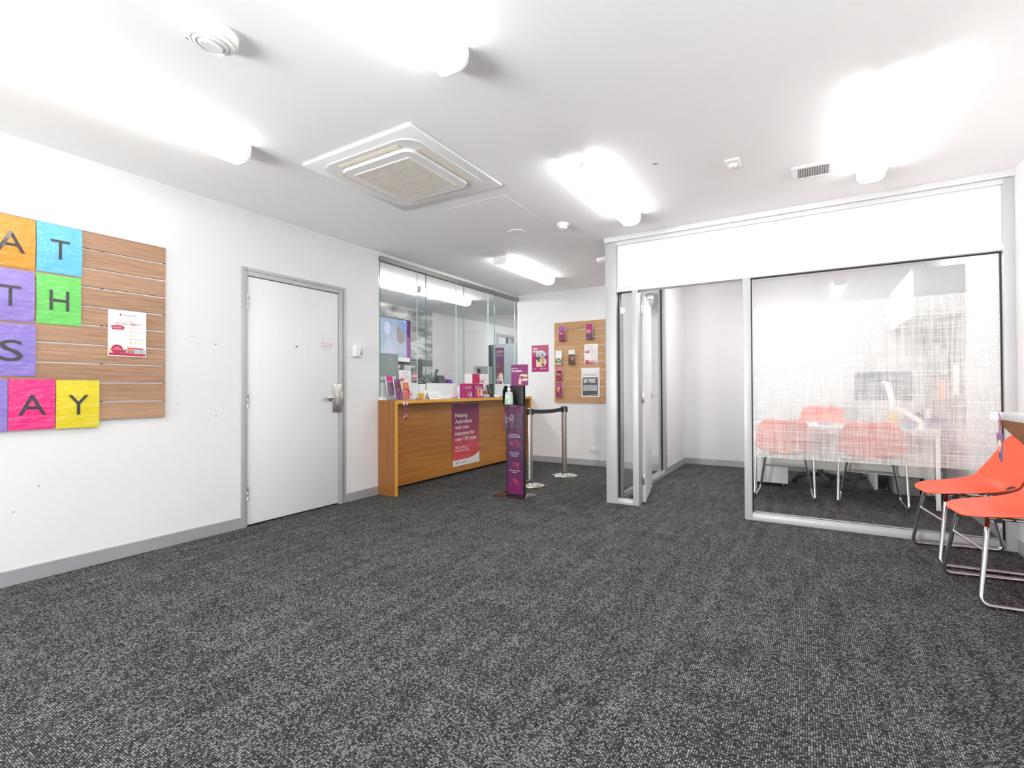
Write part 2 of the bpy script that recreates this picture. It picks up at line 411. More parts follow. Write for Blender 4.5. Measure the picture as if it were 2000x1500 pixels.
# ------------------------------------------------------------------ door in the left wall
d1 = sempty('door_1', (XL, 0, 0))
boxes('door_frame', [(-.09, .011, 2.250, 2.303, 0, 2.128), (-.09, .011, 3.222, 3.302, 0, 2.128), (-.09, .011, 2.303, 3.222, 2.062, 2.128)], ALU, d1, bev=.003)
boxes('frame_groove', [(.0105, .0125, 3.262, 3.267, 0, 2.10), (.0105, .0125, 2.27, 3.265, 2.098, 2.101)], DGREY, d1)
box('door_leaf', -.045, .0, 2.308, 3.215, .014, 2.056, DOORW, d1, bev=.002)
boxes('door_seal', [(-.05, -.012, 3.2152, 3.2218, .0, 2.06), (-.05, -.012, 2.3032, 2.3078, 0, 2.06), (-.05, -.012, 2.305, 3.22, 2.0565, 2.0618), (-.05, -.02, 2.305, 3.22, 0, .013)], RUBBER, d1)
for z in (1.85, 1.03, .265):
    bm = bmesh.new()
    bmbox(bm, -.002, .0035, 2.296, 2.316, z-.055, z+.055)
    bmlathe(bm, [(0, z-.058), (.006, z-.058), (.006, z-.02), (.0052, z-.019), (.006, z-.018), (.006, z+.02), (.0052, z+.021), (.006, z+.022), (.006, z+.058), (0, z+.058)], 10, (.008, 2.3055))
    frombm('hinge', bm, STEEL, d1, angle=40)
g = boxes('latch_guard', [(0, .006, 3.147, 3.205, .90, 1.175), (.006, .02, 3.196, 3.222, .90, 1.175), (.011, .016, 3.222, 3.246, .90, 1.175), (.011, .022, 3.246, 3.254, .975, 1.10)], STEEL, d1, bev=.002)
boxes('screw', [(.006, .008, 3.153, 3.16, a, a+.007) for a in (.915, .93, 1.15, 1.135)], DGREY, g)
bm = bmesh.new()
bmlathe(bm, [(0, 0), (.030, 0), (.030, .007), (.024, .012), (.011, .013), (.011, .05), (0, .05)], 24)
for v in bm.verts: v.co = Vector((v.co.z, 3.122+v.co.x, 1.04+v.co.y))
bmtube(bm, fillet([(.045, 3.15, 1.04), (.052, 3.12, 1.04), (.052, 3.02, 1.038)], .012), .009, 10)
frombm('door_handle', bm, CHROME, d1, angle=40)
pv = lathe('door_viewer', [(0, .0), (.0, .006), (.010, .006), (.011, 0)], STEEL, d1, 16); pv.rotation_euler = (0, PI/2, 0); pv.location = (0, 2.755, 1.508)
lens = lathe('viewer_lens', [(0, .0075), (.006, .0068), (.0062, .005)], BLACKGLOSS, pv, 12)
o, p = card('door_notice', 'small white safety notice with red heading stuck on the white door', 'sign', (XL, 3.006, 1.497), LW, .153, .072, PAPER, .0008, part='sticker')
p.rect(.004, .004, .145, .0008, INKG); p.rect(.004, .067, .145, .0008, INKG)
p.text('SAFETY', .010, .055, CORAL, h=.009, w=.05, bold=.02); p.text('WARNING', .088, .055, CORAL, h=.009, w=.052, bold=.02)
p.text('THIS DOOR MUST BE CLOSED', .012, .040, INK, w=.128, h=.006, bold=.01)
p.text('AND LOCKED WHEN NOT ATTENDED', .012, .027, INK, w=.128, h=.006, bold=.01); p.text('AT ALL TIMES', .045, .012, INK, w=.06, h=.006, bold=.01); p.done(o)

# wireless bell / keypad beside the door
o = thing('wall_intercom', 'small white intercom box on the wall right of the white door', 'intercom', (XL, 3.385, 1.452), LW)
box('housing', 0, .098, -.05, 0, 0, .118, PLASTIC, o, bev=.008, seg=3)
prism('button_panel', [(.055, .022), (.086, .022), (.086, .095), (.074, .095)], 'y', -.052, -.048, PGREY, o)
boxes('button', [(.058, .068, -.055, -.051, .026, .034), (.073, .084, -.055, -.051, .026, .034), (.073, .084, -.055, -.051, .044, .052)], DGREY, o)

# ------------------------------------------------------------------ glazed office partition
def gasketed(win, x0, x1, z0, z1, y=YP+.05):
    g = .006
    boxes('glazing_gasket', [(x0, x0+g, y-.012, y+.012, z0, z1), (x1-g, x1, y-.012, y+.012, z0, z1), (x0+g, x1-g, y-.012, y+.012, z1-g, z1), (x0+g, x1-g, y-.012, y+.012, z0, z0+g*.6)], RUBBER, win)
    box('glass', x0+g, x1-g, y-.003, y+.003, z0+g*.6, z1-g, GLASS, win)
A, B = YP, YP+.10
t = struct(boxes('trim_1', [(-1.695, -1.583, A-.006, B+.006, 0, 2.551)], ALU, bev=.004)); t['label'] = 'square white corner post of the glass partition'
struct(boxes('trim_2', [(-1.70, XR, A-.018, B+.012, 2.5535, H)], ALUW, bev=.002))          # cap rail
struct(boxes('trim_3', [(-1.583, 1.166, A, B, 2.515, 2.5525), (-1.583, 1.166, A, B, 2.058, 2.106)], ALUW, bev=.003))
struct(boxes('trim_4', [(-1.432, -1.372, A, B, 0, 2.058), (-.462, -.404, A, B, 0, 2.058), (1.160, XR, A, B, 0, 2.5525)], ALU, bev=.003))
struct(boxes('wall_partition_upper', [(-1.583, 1.166, A+.028, B-.02, 2.106, 2.515)], WALL))
w1 = sempty('window_1')
boxes('window_sill', [(-.404, 1.160, A, B, 0, .052), (-.404, 1.160, A+.012, A+.034, .052, .062), (-.404, 1.160, A+.066, B-.012, .052, .062)], ALU, w1, bev=.002)
gasketed(w1, -.404, 1.160, .056, 2.058)
fo = mk('frosted_film', [(-.395, YP+.0455, .533), (1.151, YP+.0455, .533), (1.151, YP+.0455, 1.794), (-.395, YP+.0455, 1.794)], [(0, 1, 2, 3)], FILM, w1)
w2 = sempty('window_2')
boxes('window_sill', [(-1.583, -1.432, A, B, 0, .046), (-1.583, -1.432, A+.012, A+.034, .046, .056)], ALU, w2, bev=.002)
gasketed(w2, -1.583, -1.432, .05, 2.058)
# side window of the office
w3 = sempty('window_3')
boxes('window_frame', [(-1.65, -1.565, 4.706, 4.75, 0, 2.50), (-1.65, -1.565, 6.415, 6.50, 0, 2.50), (-1.65, -1.565, 4.75, 6.415, 2.44, 2.50), (-1.65, -1.565, 4.75, 6.415, 0, .05),
                       (-1.60, -1.58, 4.75, 6.415, .05, .065)], ALU, w3, bev=.002)
boxes('glazing_gasket', [(-1.62, -1.60, 6.407, 6.414, .05, 2.44), (-1.62, -1.60, 4.751, 4.757, .05, 2.44)], RUBBER, w3)
box('glass', -1.613, -1.607, 4.757, 6.407, .05, 2.44, GLASS, w3)
# office door, standing open
d2 = sempty('door_2', (-1.386, 4.722, 0), math.radians(101))
box('door_leaf', 0, .865, -.04, 0, .014, 2.035, DOORW, d2, bev=.002)
for z in (1.88, 1.03, .235): boxes('hinge', [(-.004, 0, -.034, .004, z-.05, z+.05), (-.012, 0, -.002, .008, z-.05, z+.05)], STEEL, d2, bev=.001)
bm = bmesh.new()
for s, y0 in ((-1, -.04), (1, 0)):
    bmtube(bm, [(.80, y0, 1.035), (.80, y0+s*.008, 1.035)], .027, 20)
    bmtube(bm, fillet([(.80, y0+s*.004, 1.035), (.80, y0+s*.05, 1.035), (.69, y0+s*.05, 1.035)], .012), .009, 10)
frombm('door_handle', bm, CHROME, d2, angle=40)
# sensor / scuff on office wall, power outlet strip
o = thing('light_switch', 'tall white light switch plate on office wall beside side window', 'switch', (-1.57, 6.62, 1.10), LW)
box('switch_plate', 0, .07, -.008, 0, 0, .116, PLASTIC, o, bev=.002)
box('rocker', .028, .042, -.011, -.007, .045, .071, PLASTIC, o, bev=.001)

# ------------------------------------------------------------------ ceiling fittings
prof = [(-.078, 0), (-.080, -.03), (-.074, -.062), (-.058, -.080), (-.03, -.088), (.03, -.088), (.058, -.080), (.074, -.062), (.080, -.03), (.078, 0)]
DIFF = emit('lit_diffuser', (1, .995, .985), LAMP)
CAPM = mat('lamp_end_cap', lin=(.8, .8, .8), rough=.4)
DIFF_T = emit('lit_diffuser_teller', (1, .995, .985), LAMP_TELLER)
DIFF_O = emit('lit_diffuser_office_added', (1, .995, .985), LAMP_OFFICE_ADDED)
def relamp(o, m):
    for c in o.children:
        if c.name.startswith('diffuser'): c.data = c.data.copy(); c.data.materials[0] = m
def make_lamp(loc, L, label, group):
    o = thing('batten_light', label, 'ceiling light', loc, 0, group)
    box('mounting_tray', -.074, .074, -L/2+.004, L/2-.004, -.012, 0, WHITE, o)
    bm = bmesh.new(); y0, y1 = -L/2+.018, L/2-.018
    a = [bm.verts.new((x, y0, z-.006)) for x, z in prof]; b = [bm.verts.new((x, y1, z-.006)) for x, z in prof]
    for i in range(len(prof)-1): bm.faces.new((a[i], a[i+1], b[i+1], b[i]))
    frombm('diffuser', bm, DIFF, o, angle=60)
    for s in (-1, 1):
        prism('end_cap', [(x*1.02, z*1.02) for x, z in prof], 'y', s*(L/2), s*(L/2-.018), CAPM, o, bev=.001)
    return o
lamp = make_lamp((-2.952, 1.085, H), 1.25, 'long lit ceiling light nearest the letter sheets on the left wall', 'batten lights of the lobby ceiling')
G = 'batten lights of the lobby ceiling'
dup(lamp, (-1.325, 1.085, H), 0, 'lit ceiling light cut by the top of the picture, centre left', G)
dup(lamp, (-1.268, 3.465, H), 0, 'lit ceiling light between the air conditioner and the office partition', G)
dup(lamp, (.382, 3.465, H), 0, 'lit ceiling light beside the small ceiling vent, right of it', G)
dup(lamp, (-2.93, 5.215, H), 0, 'lit ceiling light farthest back, over the end of the counter', G)
dup(lamp, (.40, .72, H), 0, 'lit ceiling light behind the upper right corner of the lobby', G)
for x, w_ in ((-2.95, 'by the left wall'), (-1.27, 'in the middle'), (.4, 'by the right wall')): dup(lamp, (x, -1.5, H), 0, 'added ceiling light out of view behind the camera, '+w_, G)  # unseen row, added for more light in the lobby
G = 'batten lights over the tellers'
relamp(dup(lamp, (-4.84, 4.66, H), 0, 'lit ceiling light behind the counter glass, left of the pair', G), DIFF_T)
relamp(dup(lamp, (-4.84, 5.965, H), 0, 'lit ceiling light behind the counter glass, right of the pair', G), DIFF_T)
relamp(dup(lamp, (-4.6, 9.6, H), 0, 'lit ceiling light deep in the teller area behind the cassette unit', G), DIFF_T)
relamp(dup(lamp, (-.70, 6.05, H), 0, 'added unseen ceiling light inside the office, nearer the office door', 'batten lights of the office'), DIFF_O); relamp(dup(lamp, (.15, 6.05, H), 0, 'added unseen ceiling light inside the office, nearer the wall cabinet', 'batten lights of the office'), DIFF_O)  # both office lights are unseen, added to brighten the office
dup(lamp, (-2.55, 8.2, H), 0, 'lit ceiling light in the corridor behind the back wall', 'batten lights of the corridor') if False else None

def cassette(loc, rz, label, s=1.0, warm=False):
    o = thing('cassette_air_conditioner', label, 'air conditioner', loc, rz)
    w = .475
    CR = mat('cream_grille', rgb=(238, 235, 228), rough=.6)
    bm = bmesh.new()
    # fascia ring with rounded inner opening and four long slots
    bmbox(bm, -w, w, -w, w, -.016, 0, bev=.004, seg=2)
    frombm('fascia', bm, WHITE, o, angle=40)
    def rr(h, r, n=6):
        pts = []
        for cx, cy, a0 in ((h-r, h-r, 0), (-h+r, h-r, PI/2), (-h+r, -h+r, PI), (h-r, -h+r, 3*PI/2)):
            for i in range(n+1): pts.append((cx+r*math.cos(a0+i*PI/2/n), cy+r*math.sin(a0+i*PI/2/n)))
        return pts
    prism('raised_surround', rr(.405, .11), 'z', -.0225, -.016, WHITE, o, bev=.002)
    SL = mat('slot_shadow_grey', rgb=(216, 213, 203), rough=.5)
    for k in range(4):
        a = k*PI/2; bm = bmesh.new()
        bmbox(bm, -.27, .27, .322, .368, -.0240, -.0227); 
        v = frombm('air_slot', bm, SL, o); v.rotation_euler = (0, 0, a)
        bl = prism('flap', [(.340, -.028), (.366, -.0242), (.365, -.0228), (.339, -.026)], 'x', -.262, .262, mat('flap_beige', rgb=(236, 229, 210), rough=.45), v)
    prism('return_panel', rr(.312, .06), 'z', -.040, -.022, WHITE, o, bev=.005)
    box('grille_backing', -.245, .245, -.245, .245, -.0418, -.039, CR, o)
    bm = bmesh.new()
    for i in range(44):
        x = -.24+i*.48/43; bmbox(bm, x-.0022, x+.0022, -.243, .243, -.045, -.0417)
    for i in range(7):
        y = -.24+i*.48/6; bmbox(bm, -.243, .243, y-.0022, y+.0022, -.044, -.0417)
    frombm('grille_bars', bm, CR, o)['kind'] = 'stuff'
    return o
cassette((-2.345, 2.495, H), 0, 'square white cassette air conditioner on the lobby ceiling')
cassette((-5.08, 8.35, H), 0, 'cassette air conditioner seen through the counter glass')

o = thing('ceiling_vent', 'small rectangular white ceiling vent near the office partition', 'vent', (.049, 3.892, H))
boxes('vent_frame', [(-.125, .125, -.112, -.085, -.012, 0), (-.125, .125, .085, .112, -.012, 0), (-.125, -.09, -.085, .085, -.012, 0), (.09, .125, -.085, .085, -.012, 0)], WHITE, o, bev=.002)
box('vent_backing', -.09, .09, -.085, .085, -.004, 0, GREY, o)
for i in range(13):
    x = -.084+i*.014; prism('vent_blade', [(x-.002, -.003), (x+.001, -.003), (x+.006, -.011), (x+.003, -.011)], 'y', -.085, .085, mat('blade_grey', rgb=(214, 210, 206), rough=.5), o)
o = thing('motion_sensor', 'small square white motion sensor on the lobby ceiling', 'sensor', (-.402, 3.492, H))
boxes('base', [(-.042, .042, -.072, .072, -.012, 0)], PLASTIC, o, bev=.004)
lathe('sensor_dome', [(0, -.032), (.012, -.031), (.024, -.024), (.028, -.012)], PLASTIC, o, 20)
lathe('indicator_lens', [(0, -.0335), (.008, -.033), (.009, -.030)], PGREY, o, 12)
o = thing('smoke_detector', 'white smoke detector on the ceiling between speaker and tube light', 'smoke detector', (-1.865, 3.985, H))
lathe('base', [(0, 0), (.052, 0), (.052, -.014), (.046, -.020), (0, -.020)], PLASTIC, o, 28)
lathe('sensing_chamber', [(.032, -.020), (.032, -.030), (.040, -.034), (.036, -.044), (.024, -.050), (0, -.052)], PLASTIC, o, 28)
boxes('inlet_hole', [(.030*math.cos(a)-.003, .030*math.cos(a)+.003, .030*math.sin(a)-.003, .030*math.sin(a)+.003, -.0475, -.043) for a in [i*PI/4 for i in range(8)]], DGREY, o)
o = thing('ceiling_speaker', 'flat round white disc cover on the ceiling above counter end', 'speaker', (-2.33, 3.955, H))
lathe('rim', [(.082, 0), (.084, -.003), (.080, -.006), (.074, -.004)], WHITE, o, 36)
lathe('disc_cover', [(0, -.0055), (.072, -.0045), (.075, -.002), (.075, 0)], CEIL, o, 36)
o = thing('ribbed_ceiling_alarm', 'ribbed white alarm unit on the ceiling at the top left', 'alarm', (-2.095, 1.075, H))
bm = bmesh.new()
pr = [(0, -.060), (.045, -.060), (.050, -.055), (.055, -.055), (.058, -.060), (.066, -.057), (.068, -.051), (.073, -.051), (.077, -.054), (.084, -.050), (.087, -.042), (.098, -.036), (.104, -.02), (.106, 0)]
bmlathe(bm, pr, 36)
for v in bm.verts: v.co.x *= .82
frombm('cover', bm, PLASTIC, o, angle=30)
prism('raised_centre', [(.028*math.cos(i*PI/9)*1, .045*math.sin(i*PI/9)) for i in range(18)], 'z', -.066, -.058, PLASTIC, o, bev=.002)
[box('clip', -.1, -.09, y, y+.01, -.02, 0, GREY, o) for y in (-.05, .02)]
o = thing('dome_fitting', 'white round ceiling fitting half hidden behind the partition post', 'detector', (-1.93, 5.21, H))
lathe('base', [(0, 0), (.07, 0), (.07, -.012), (.06, -.018), (0, -.018)], STEEL, o, 28)
lathe('dome', [(.075, -.016), (.088, -.03), (.080, -.055), (.05, -.075), (0, -.082)], PLASTIC, o, 28)

# convex mirror in the corridor corner
o = thing('convex_mirror', 'round convex security mirror behind the office side window', 'mirror', (-1.77, 6.46, 2.23))
bm = bmesh.new(); bmlathe(bm, [(0, .045), (.05, .041), (.1, .028), (.14, .009), (.155, 0)], 36); mface = frombm('mirror_face', bm, mat('mirror_silver', lin=(.86, .87, .88), rough=.02, metal=1, var=.01), o, smooth=True)
bm = bmesh.new(); bmlathe(bm, [(.153, .004), (.163, .004), (.166, -.006), (.160, -.014), (0, -.02)], 36); mrim = frombm('rim', bm, PLASTIC, o, angle=40)
q = Vector((.62, -.72, -.32)).to_track_quat('Z', 'Y').to_euler()
mface.rotation_euler = q; mrim.rotation_euler = q
tube('bracket_arm', [(-.01, .02, .01), (-.03, .13, .03), (-.03, YB-6.46-.008, .03)], .009, GREY, o, fil=.02)
box('bracket_plate', -.06, 0, YB-6.46-.008, YB-6.46, -.03, .09, PLASTIC, o)

# ------------------------------------------------------------------ slat walls
def slatwall(name_label, loc, rz, W, z0, edges, cat='display board', nubs=(), sm=SLAT):
    o = thing('slatwall_panel', name_label, cat, loc, rz)
    T = .018
    for i, (a, b) in enumerate(zip(edges, edges[1:])):
        lo = a+(.0045 if i else 0); hi = b-(.0045 if i < len(edges)-2 else 0)
        box('slat', 0, W, -T, 0, lo, hi, sm, o, bev=.0006, seg=1)
        if i < len(edges)-2:
            boxes('groove_strip', [(0, W, -.006, 0, b-.0045, b+.0045), (0, W, -T+.001, -T+.004, b-.0045, b-.0025)], GROOVE, o)
    bm = bmesh.new()
    for x, k in nubs:
        bmbox(bm, x, x+.01, -T-.001, -T+.008, edges[k]-.003, edges[k]+.003)
    if nubs: frombm('groove_clip', bm, DGREY, o)['kind'] = 'stuff'
    return o
E1 = [0, .117, .240, .362, .482, .607, .725, .848, .969, 1.090, 1.204]
slatwall('oak slatwall display board behind the coloured letter sheets', (XL+.0015, -.70, .931), LW, 2.40, .931, E1, nubs=[(2.03, 1), (2.03, 3), (2.03, 5), (2.03, 7), (2.03, 9), (2.39, 1), (2.39, 2), (2.39, 3), (2.39, 6), (2.39, 9)])
E2 = [0, .121, .242, .359, .484, .602, .719, .841, .962, 1.079, 1.201]
slatwall('oak slatwall brochure board on the back wall beside the counter', (-3.272, YB-.0015, .913), 0, .803, .913, E2, sm=SLATB)
bf = XL+.0195    # face of the left board

LAM = {}
def lam(nm, rgb):
    k = N(nm); b = k.bsdf(.55, 0, 1.0); b.inputs['Coat Roughness'].default_value = .07
    v = k.coords((1, 1, 2.2)); nz = k.noise(v, 9, 3, .55); fine = k.noise(k.coords((6, 1, 1)), 12, 2)
    c = srgb(rgb); b.inputs['Base Color'].default_value = c+(1,)
    cr = k.ramp(k.noise(k.coords(), 5, 2), [(.3, tuple(x*.96 for x in c)), (.7, tuple(min(1, x*1.03) for x in c))]); k.l(cr, b.inputs['Base Color'])
    bp = k.bump(nz, 1, .045); k.l(bp, b.inputs['Coat Normal']); return k.m
def lsheet(ch, col, y, z, w, h, rgb, where, off=.002, dx=0, amp=.005):
    o = thing('letter_sheet', where, 'letter sheet', (bf+off, y, z), LW, 'laminated letter sheets on the slatwall')
    m = lam(col+'_laminate', rgb)
    bowf = lambda x, zz: -.0015-amp*math.sin(PI*zz/h)*(.8+.2*math.sin(PI*x/w))
    n = 10; v = []; f = []
    for i in range(n+1):
        for j in range(n+1):
            x = w*i/n; zz = h*j/n
            bow = bowf(x, zz)
            v.append((x, bow, zz))
    for i in range(n):
        for j in range(n):
            a = i*(n+1)+j; f.append((a, a+1, a+n+2, a+n+1)[::-1])
    mk('pouch', v, f, m, o, smooth=True)
    if ch:
        p = Print(0)
        if ch in 'AT': hh = .118
        else: hh = .122
        wd = {'A': .122, 'T': .088, 'H': .092, 'S': .10, 'Y': .100}[ch]
        p.text(ch, w/2+dx, h*.5-hh/2-.004, mat('letter_ink', rgb=(52, 48, 54), rough=.3, coat=.6), w=wd, h=hh, align='c')
        p.tv = [(a, bowf(a, c)-.0028, c) for a, b_, c in p.tv]
        p.done(o, tname='letter')
    return o
lsheet('A', 'orange', .800, 1.834, .210, .292, (232, 150, 20), 'orange laminated sheet with black letter A, top row left', amp=.014)
lsheet('T', 'sky_blue', 1.015, 1.834, .213, .298, (96, 190, 232), 'sky blue laminated sheet with black letter T, top row', amp=.012)
lsheet('T', 'violet', .800, 1.520, .208, .300, (146, 124, 204), 'violet laminated sheet with black letter T, second row left of green', amp=.014)
lsheet('H', 'green', 1.016, 1.523, .209, .300, (104, 206, 92), 'green laminated sheet with black letter H, second row')
lsheet('S', 'violet', .805, 1.205, .210, .302, (140, 118, 202), 'violet laminated sheet with black letter S, third row')
lsheet('A', 'pink', .900, .892, .202, .297, (240, 30, 128), 'hot pink laminated sheet with black letter A, bottom row', off=.004)
lsheet('Y', 'yellow', 1.108, .887, .212, .297, (228, 208, 10), 'yellow laminated sheet with black letter Y, bottom row', off=.002)
lsheet('', 'violet', .690, .889, .208, .300, (140, 118, 202), 'violet laminated sheet cut by the picture edge, bottom row', off=.001)

def local_poster(label, loc, rz, w, h, t=.0015, off=0, cat='poster'):
    """the white community poster: same print in every copy"""
    o, p = card('community_poster', label, cat, loc, rz, w, h, PAPER, t, 'white community posters and leaflets')
    X = lambda a: a*w; Z = lambda a: a*h
    p.rect(X(.02), Z(.018), X(.96), Z(.055), CRIM)
    p.rect(X(.02), Z(.073), X(.96), Z(.10), SAND); p.rect(X(.60), Z(.085), X(.38), Z(.08), SKYB)
    p.rect(X(.37), Z(.073), X(.24), Z(.075), ROSE)
    for a, m in ((.37, NAVY), (.42, SKIND), (.48, SKYB), (.55, SKIN), (.64, SKIND), (.86, SKIN)):
        p.disc(X(a), Z(.105), X(.022), m, Z(.024)); p.disc(X(a), Z(.138), X(.014), SKIN, Z(.012), 10)
    p.poly([(X(.50), Z(.165)), (X(.90), Z(.165)), (X(.93), Z(.182)), (X(.89), Z(.20)), (X(.48), Z(.205))], CORAL)
    p.disc(X(.22), Z(.155), X(.15), CRIM, Z(.10), 26)
    p.text('OVER', X(.22), Z(.185), WINK, w=X(.12), h=Z(.014), align='c', bold=.02); p.text('$1,000,000', X(.22), Z(.145), WINK, w=X(.22), h=Z(.02), align='c', bold=.02)
    p.poly([(X(.06), Z(.655)), (X(.20), Z(.678)), (X(.36), Z(.675)), (X(.41), Z(.64)), (X(.40), Z(.59)), (X(.24), Z(.585)), (X(.09), Z(.575)), (X(.08), Z(.615))], CRIM)
    p.text('YOU CAN BANK', X(.11), Z(.640), WINK, w=X(.24), h=Z(.016), bold=.01); p.text('AND SUPPORT US', X(.10), Z(.608), WINK, w=X(.28), h=Z(.016), bold=.01)
    p.text('SCAN HERE', X(.21), Z(.548), CORAL, w=X(.17), h=Z(.016))
    p.line((X(.45), Z(.52)), (X(.43), Z(.47)), X(.006), CORAL); p.disc(X(.43), Z(.465), X(.012), CORAL, n=8)
    for i, zz in enumerate((.545, .465, .385, .305)):
        p.disc(X(.57), Z(zz), X(.032), SAND, Z(.022), 14)
        p.text(('Local sporting clubs', 'Schools and community', 'Events and festivals', 'Emergency services')[i], X(.64), Z(zz+.004), INKG, w=X(.27), h=Z(.011))
        p.text(('and their members', 'groups in our region', 'across the district', 'and our volunteers')[i], X(.64), Z(zz-.018), INKG, w=X(.30), h=Z(.011))
    p.text('OUR LOCAL COMMUNITY', X(.16), Z(.70), ROSE, w=X(.70), h=Z(.035), bold=.01)
    p.text('Proud to support', X(.27), Z(.755), ROSE, w=X(.42), h=Z(.030), slant=.25)
    p.text('You can help us to support', X(.53), Z(.652), ROSE, w=X(.32), h=Z(.014)); p.text('the clubs and groups of our area', X(.53), Z(.625), CORAL, w=X(.40), h=Z(.013)); p.text('simply by banking with us', X(.53), Z(.600), CORAL, w=X(.38), h=Z(.013))
    p.rect(X(.28), Z(.885), X(.045), Z(.040), CRIM); p.text('Bendigo Bank', X(.36), Z(.885), INKG, w=X(.36), h=Z(.032), bold=.01)
    p.text('Community Bank', X(.36), Z(.848), ROSE, w=X(.28), h=Z(.018)); p.text('Jimboomba and District', X(.36), Z(.825), INKG, w=X(.28), h=Z(.014))
    p.done(o); return o
local_poster('white community poster in a clear sleeve on the left slatwall', (bf+.003, 1.364, 1.346), LW, .214, .306, .006)

# ------------------------------------------------------------------ back wall board contents
yb = YB-.0195
def brochure(label, x, z, w, h, d, art, band=None, tilt=0, hold=True):
    o = thing('brochure_stack', label, 'brochures', (x, yb-.002, z), 0, 'brochure stacks on the slatwall')
    base = {'plum': PURPLE, 'magenta': MAG, 'white': PAPER, 'brown': SKIND}[band or 'plum']
    box('booklet', 0, w, -d, 0, 0, h, [PAPER], o)
    p = Print(-d); art(p, w, h); p.done(o)
    hd = thing('brochure_holder', 'clear pocket for '+label, 'brochure holder', (x-.003, yb-.0005, z-.006), 0, 'clear brochure pockets on the slatwall')
    box('pocket_back', 0, w+.006, -.0014, 0, 0, h*.95, CLEAR, hd); box('pocket_front', 0, w+.006, -d-.006, -d-.0045, 0, h*.45, CLEAR, hd)
    boxes('pocket_side', [(0, .001, -d-.0045, -.0014, 0, h*.6), (w+.005, w+.006, -d-.0045, -.0014, 0, h*.6)], CLEAR, hd)
    box('pocket_base', 0, w+.006, -d-.006, 0, -.0015, 0, DGREY, hd)
def art1(p, w, h):
    p.rect(0, 0, w, h, MAG); p.rect(0, h*.62, w, h*.38, mat('lilac_print', rgb=(166, 92, 160))); p.disc(w*.45, h*.63, w*.3, PURPLE, h*.06)
    p.text('Home', w*.1, h*.52, WINK, h=h*.06, w=w*.42, bold=.03); p.text('insurance', w*.1, h*.43, WINK, h=h*.055, w=w*.7, bold=.03); p.text('Bendigo Bank', w*.1, h*.05, WINK, w=w*.55, h=h*.035)
def art2(p, w, h):
    p.rect(0, 0, w, h, MAG); p.rect(0, 0, w, h*.33, PURPLE)
    for i, s in enumerate(('A guide to', 'caring for', 'your money', 'matters')): p.text(s, w*.08, h*(.58-i*.065), WINK, h=h*.045, w=w*(.65, .6, .72, .5)[i], bold=.03)
    p.text('Bendigo Bank', w*.1, h*.05, WINK, w=w*.6, h=h*.035)
def art3(p, w, h):
    p.rect(0, h*.12, w, h*.33, GREENP); p.rect(0, h*.30, w, h*.12, SAND); p.disc(w*.5, h*.36, w*.17, SKIND, h*.08); p.disc(w*.5, h*.28, w*.2, WINK, h*.07); p.disc(w*.52, h*.44, w*.08, SKIND, h*.035)
    p.text('Term deposits', w*.1, h*.88, INKG, w=w*.55, h=h*.035); p.rect(w*.08, h*.70, w*.8, h*.004, PGREY)
def art4(p, w, h):
    p.rect(0, 0, w, h*.70, SKIND); p.disc(w*.58, h*.42, w*.24, SKIN, h*.17); p.disc(w*.6, h*.50, w*.3, mat('auburn_print', rgb=(150, 78, 58)), h*.10); p.disc(w*.58, h*.40, w*.19, SKIN, h*.12)
    p.rect(w*.02, 0, w*.3, h*.35, DMAG); p.text('Rural bank', w*.1, h*.86, INKG, w=w*.6, h=h*.04); p.text('Loans', w*.1, h*.10, WINK, w=w*.3, h=h*.05)
def art5(p, w, h):
    p.rect(0, 0, w, h, CRIM); p.rect(0, h*.55, w, h*.45, ROSE); p.disc(w*.62, h*.80, w*.22, SKIN, h*.13); p.disc(w*.55, h*.62, w*.48, DMAG, h*.10)
    p.text('Travel', w*.1, h*.46, WINK, h=h*.055, w=w*.45, bold=.03); p.text('insurance', w*.1, h*.38, WINK, h=h*.055, w=w*.6, bold=.03); p.text('Bendigo Bank', w*.1, h*.07, WINK, w=w*.5, h=h*.035)
def art6(p, w, h):
    p.rect(0, 0, w, h, MAG); p.rect(w*.22, h*.33, w*.48, h*.37, SAND); p.disc(w*.62, h*.5, w*.22, SKIND, h*.15); p.disc(w*.5, h*.55, w*.12, SKIN, h*.08)
    p.text('Personal loans', w*.1, h*.82, WINK, w=w*.72, h=h*.05, bold=.03); p.text('Bendigo Bank', w*.3, h*.08, WINK, w=w*.5, h=h*.04)
brochure('lilac and plum leaflet stack at the top left of the back board', -3.172, 1.838, .100, .214, .045, art1)
brochure('magenta leaflet stack at the top right of the back board', -2.735, 1.843, .098, .212, .050, art2, 'magenta')
brochure('white leaflet stack with a green meadow photo', -3.240, 1.482, .100, .212, .025, art3, 'white')
brochure('brown leaflet stack with a portrait under a white band', -3.022, 1.480, .100, .212, .035, art4, 'brown')
brochure('crimson leaflet stack below the green meadow leaflets', -3.233, 1.243, .100, .208, .03, art5)
brochure('plum leaflet stack at the lower left of the back board', -3.226, 1.000, .098, .207, .035, art6)
local_poster('white community poster on the back slatwall above the grey poster', (-2.784, yb-.003, 1.462), 0, .210, .305, .003)
o, p = card('switch_and_save_poster', 'white and charcoal fees poster at lower right of the back board', 'poster', (-2.830, yb-.002, .999), 0, .282, .424, PAPER, .006)
w, h = .282, .424
p.rect(w*.06, h*.045, w*.84, h*.63, CHAR); p.rect(w*.11, h*.21, w*.74, h*.20, PGREY)
p.text('SWITCH & SAVE!', w*.08, h*.72, CHAR, w=w*.76, h=h*.075); p.text('$0 FEES', w*.12, h*.47, WINK, w=w*.66, h=h*.15, bold=.03)
for i in range(7): p.disc(w*(.12+.115*i), h*(.645 if i % 2 else .63), w*.025, PGREY, n=8)
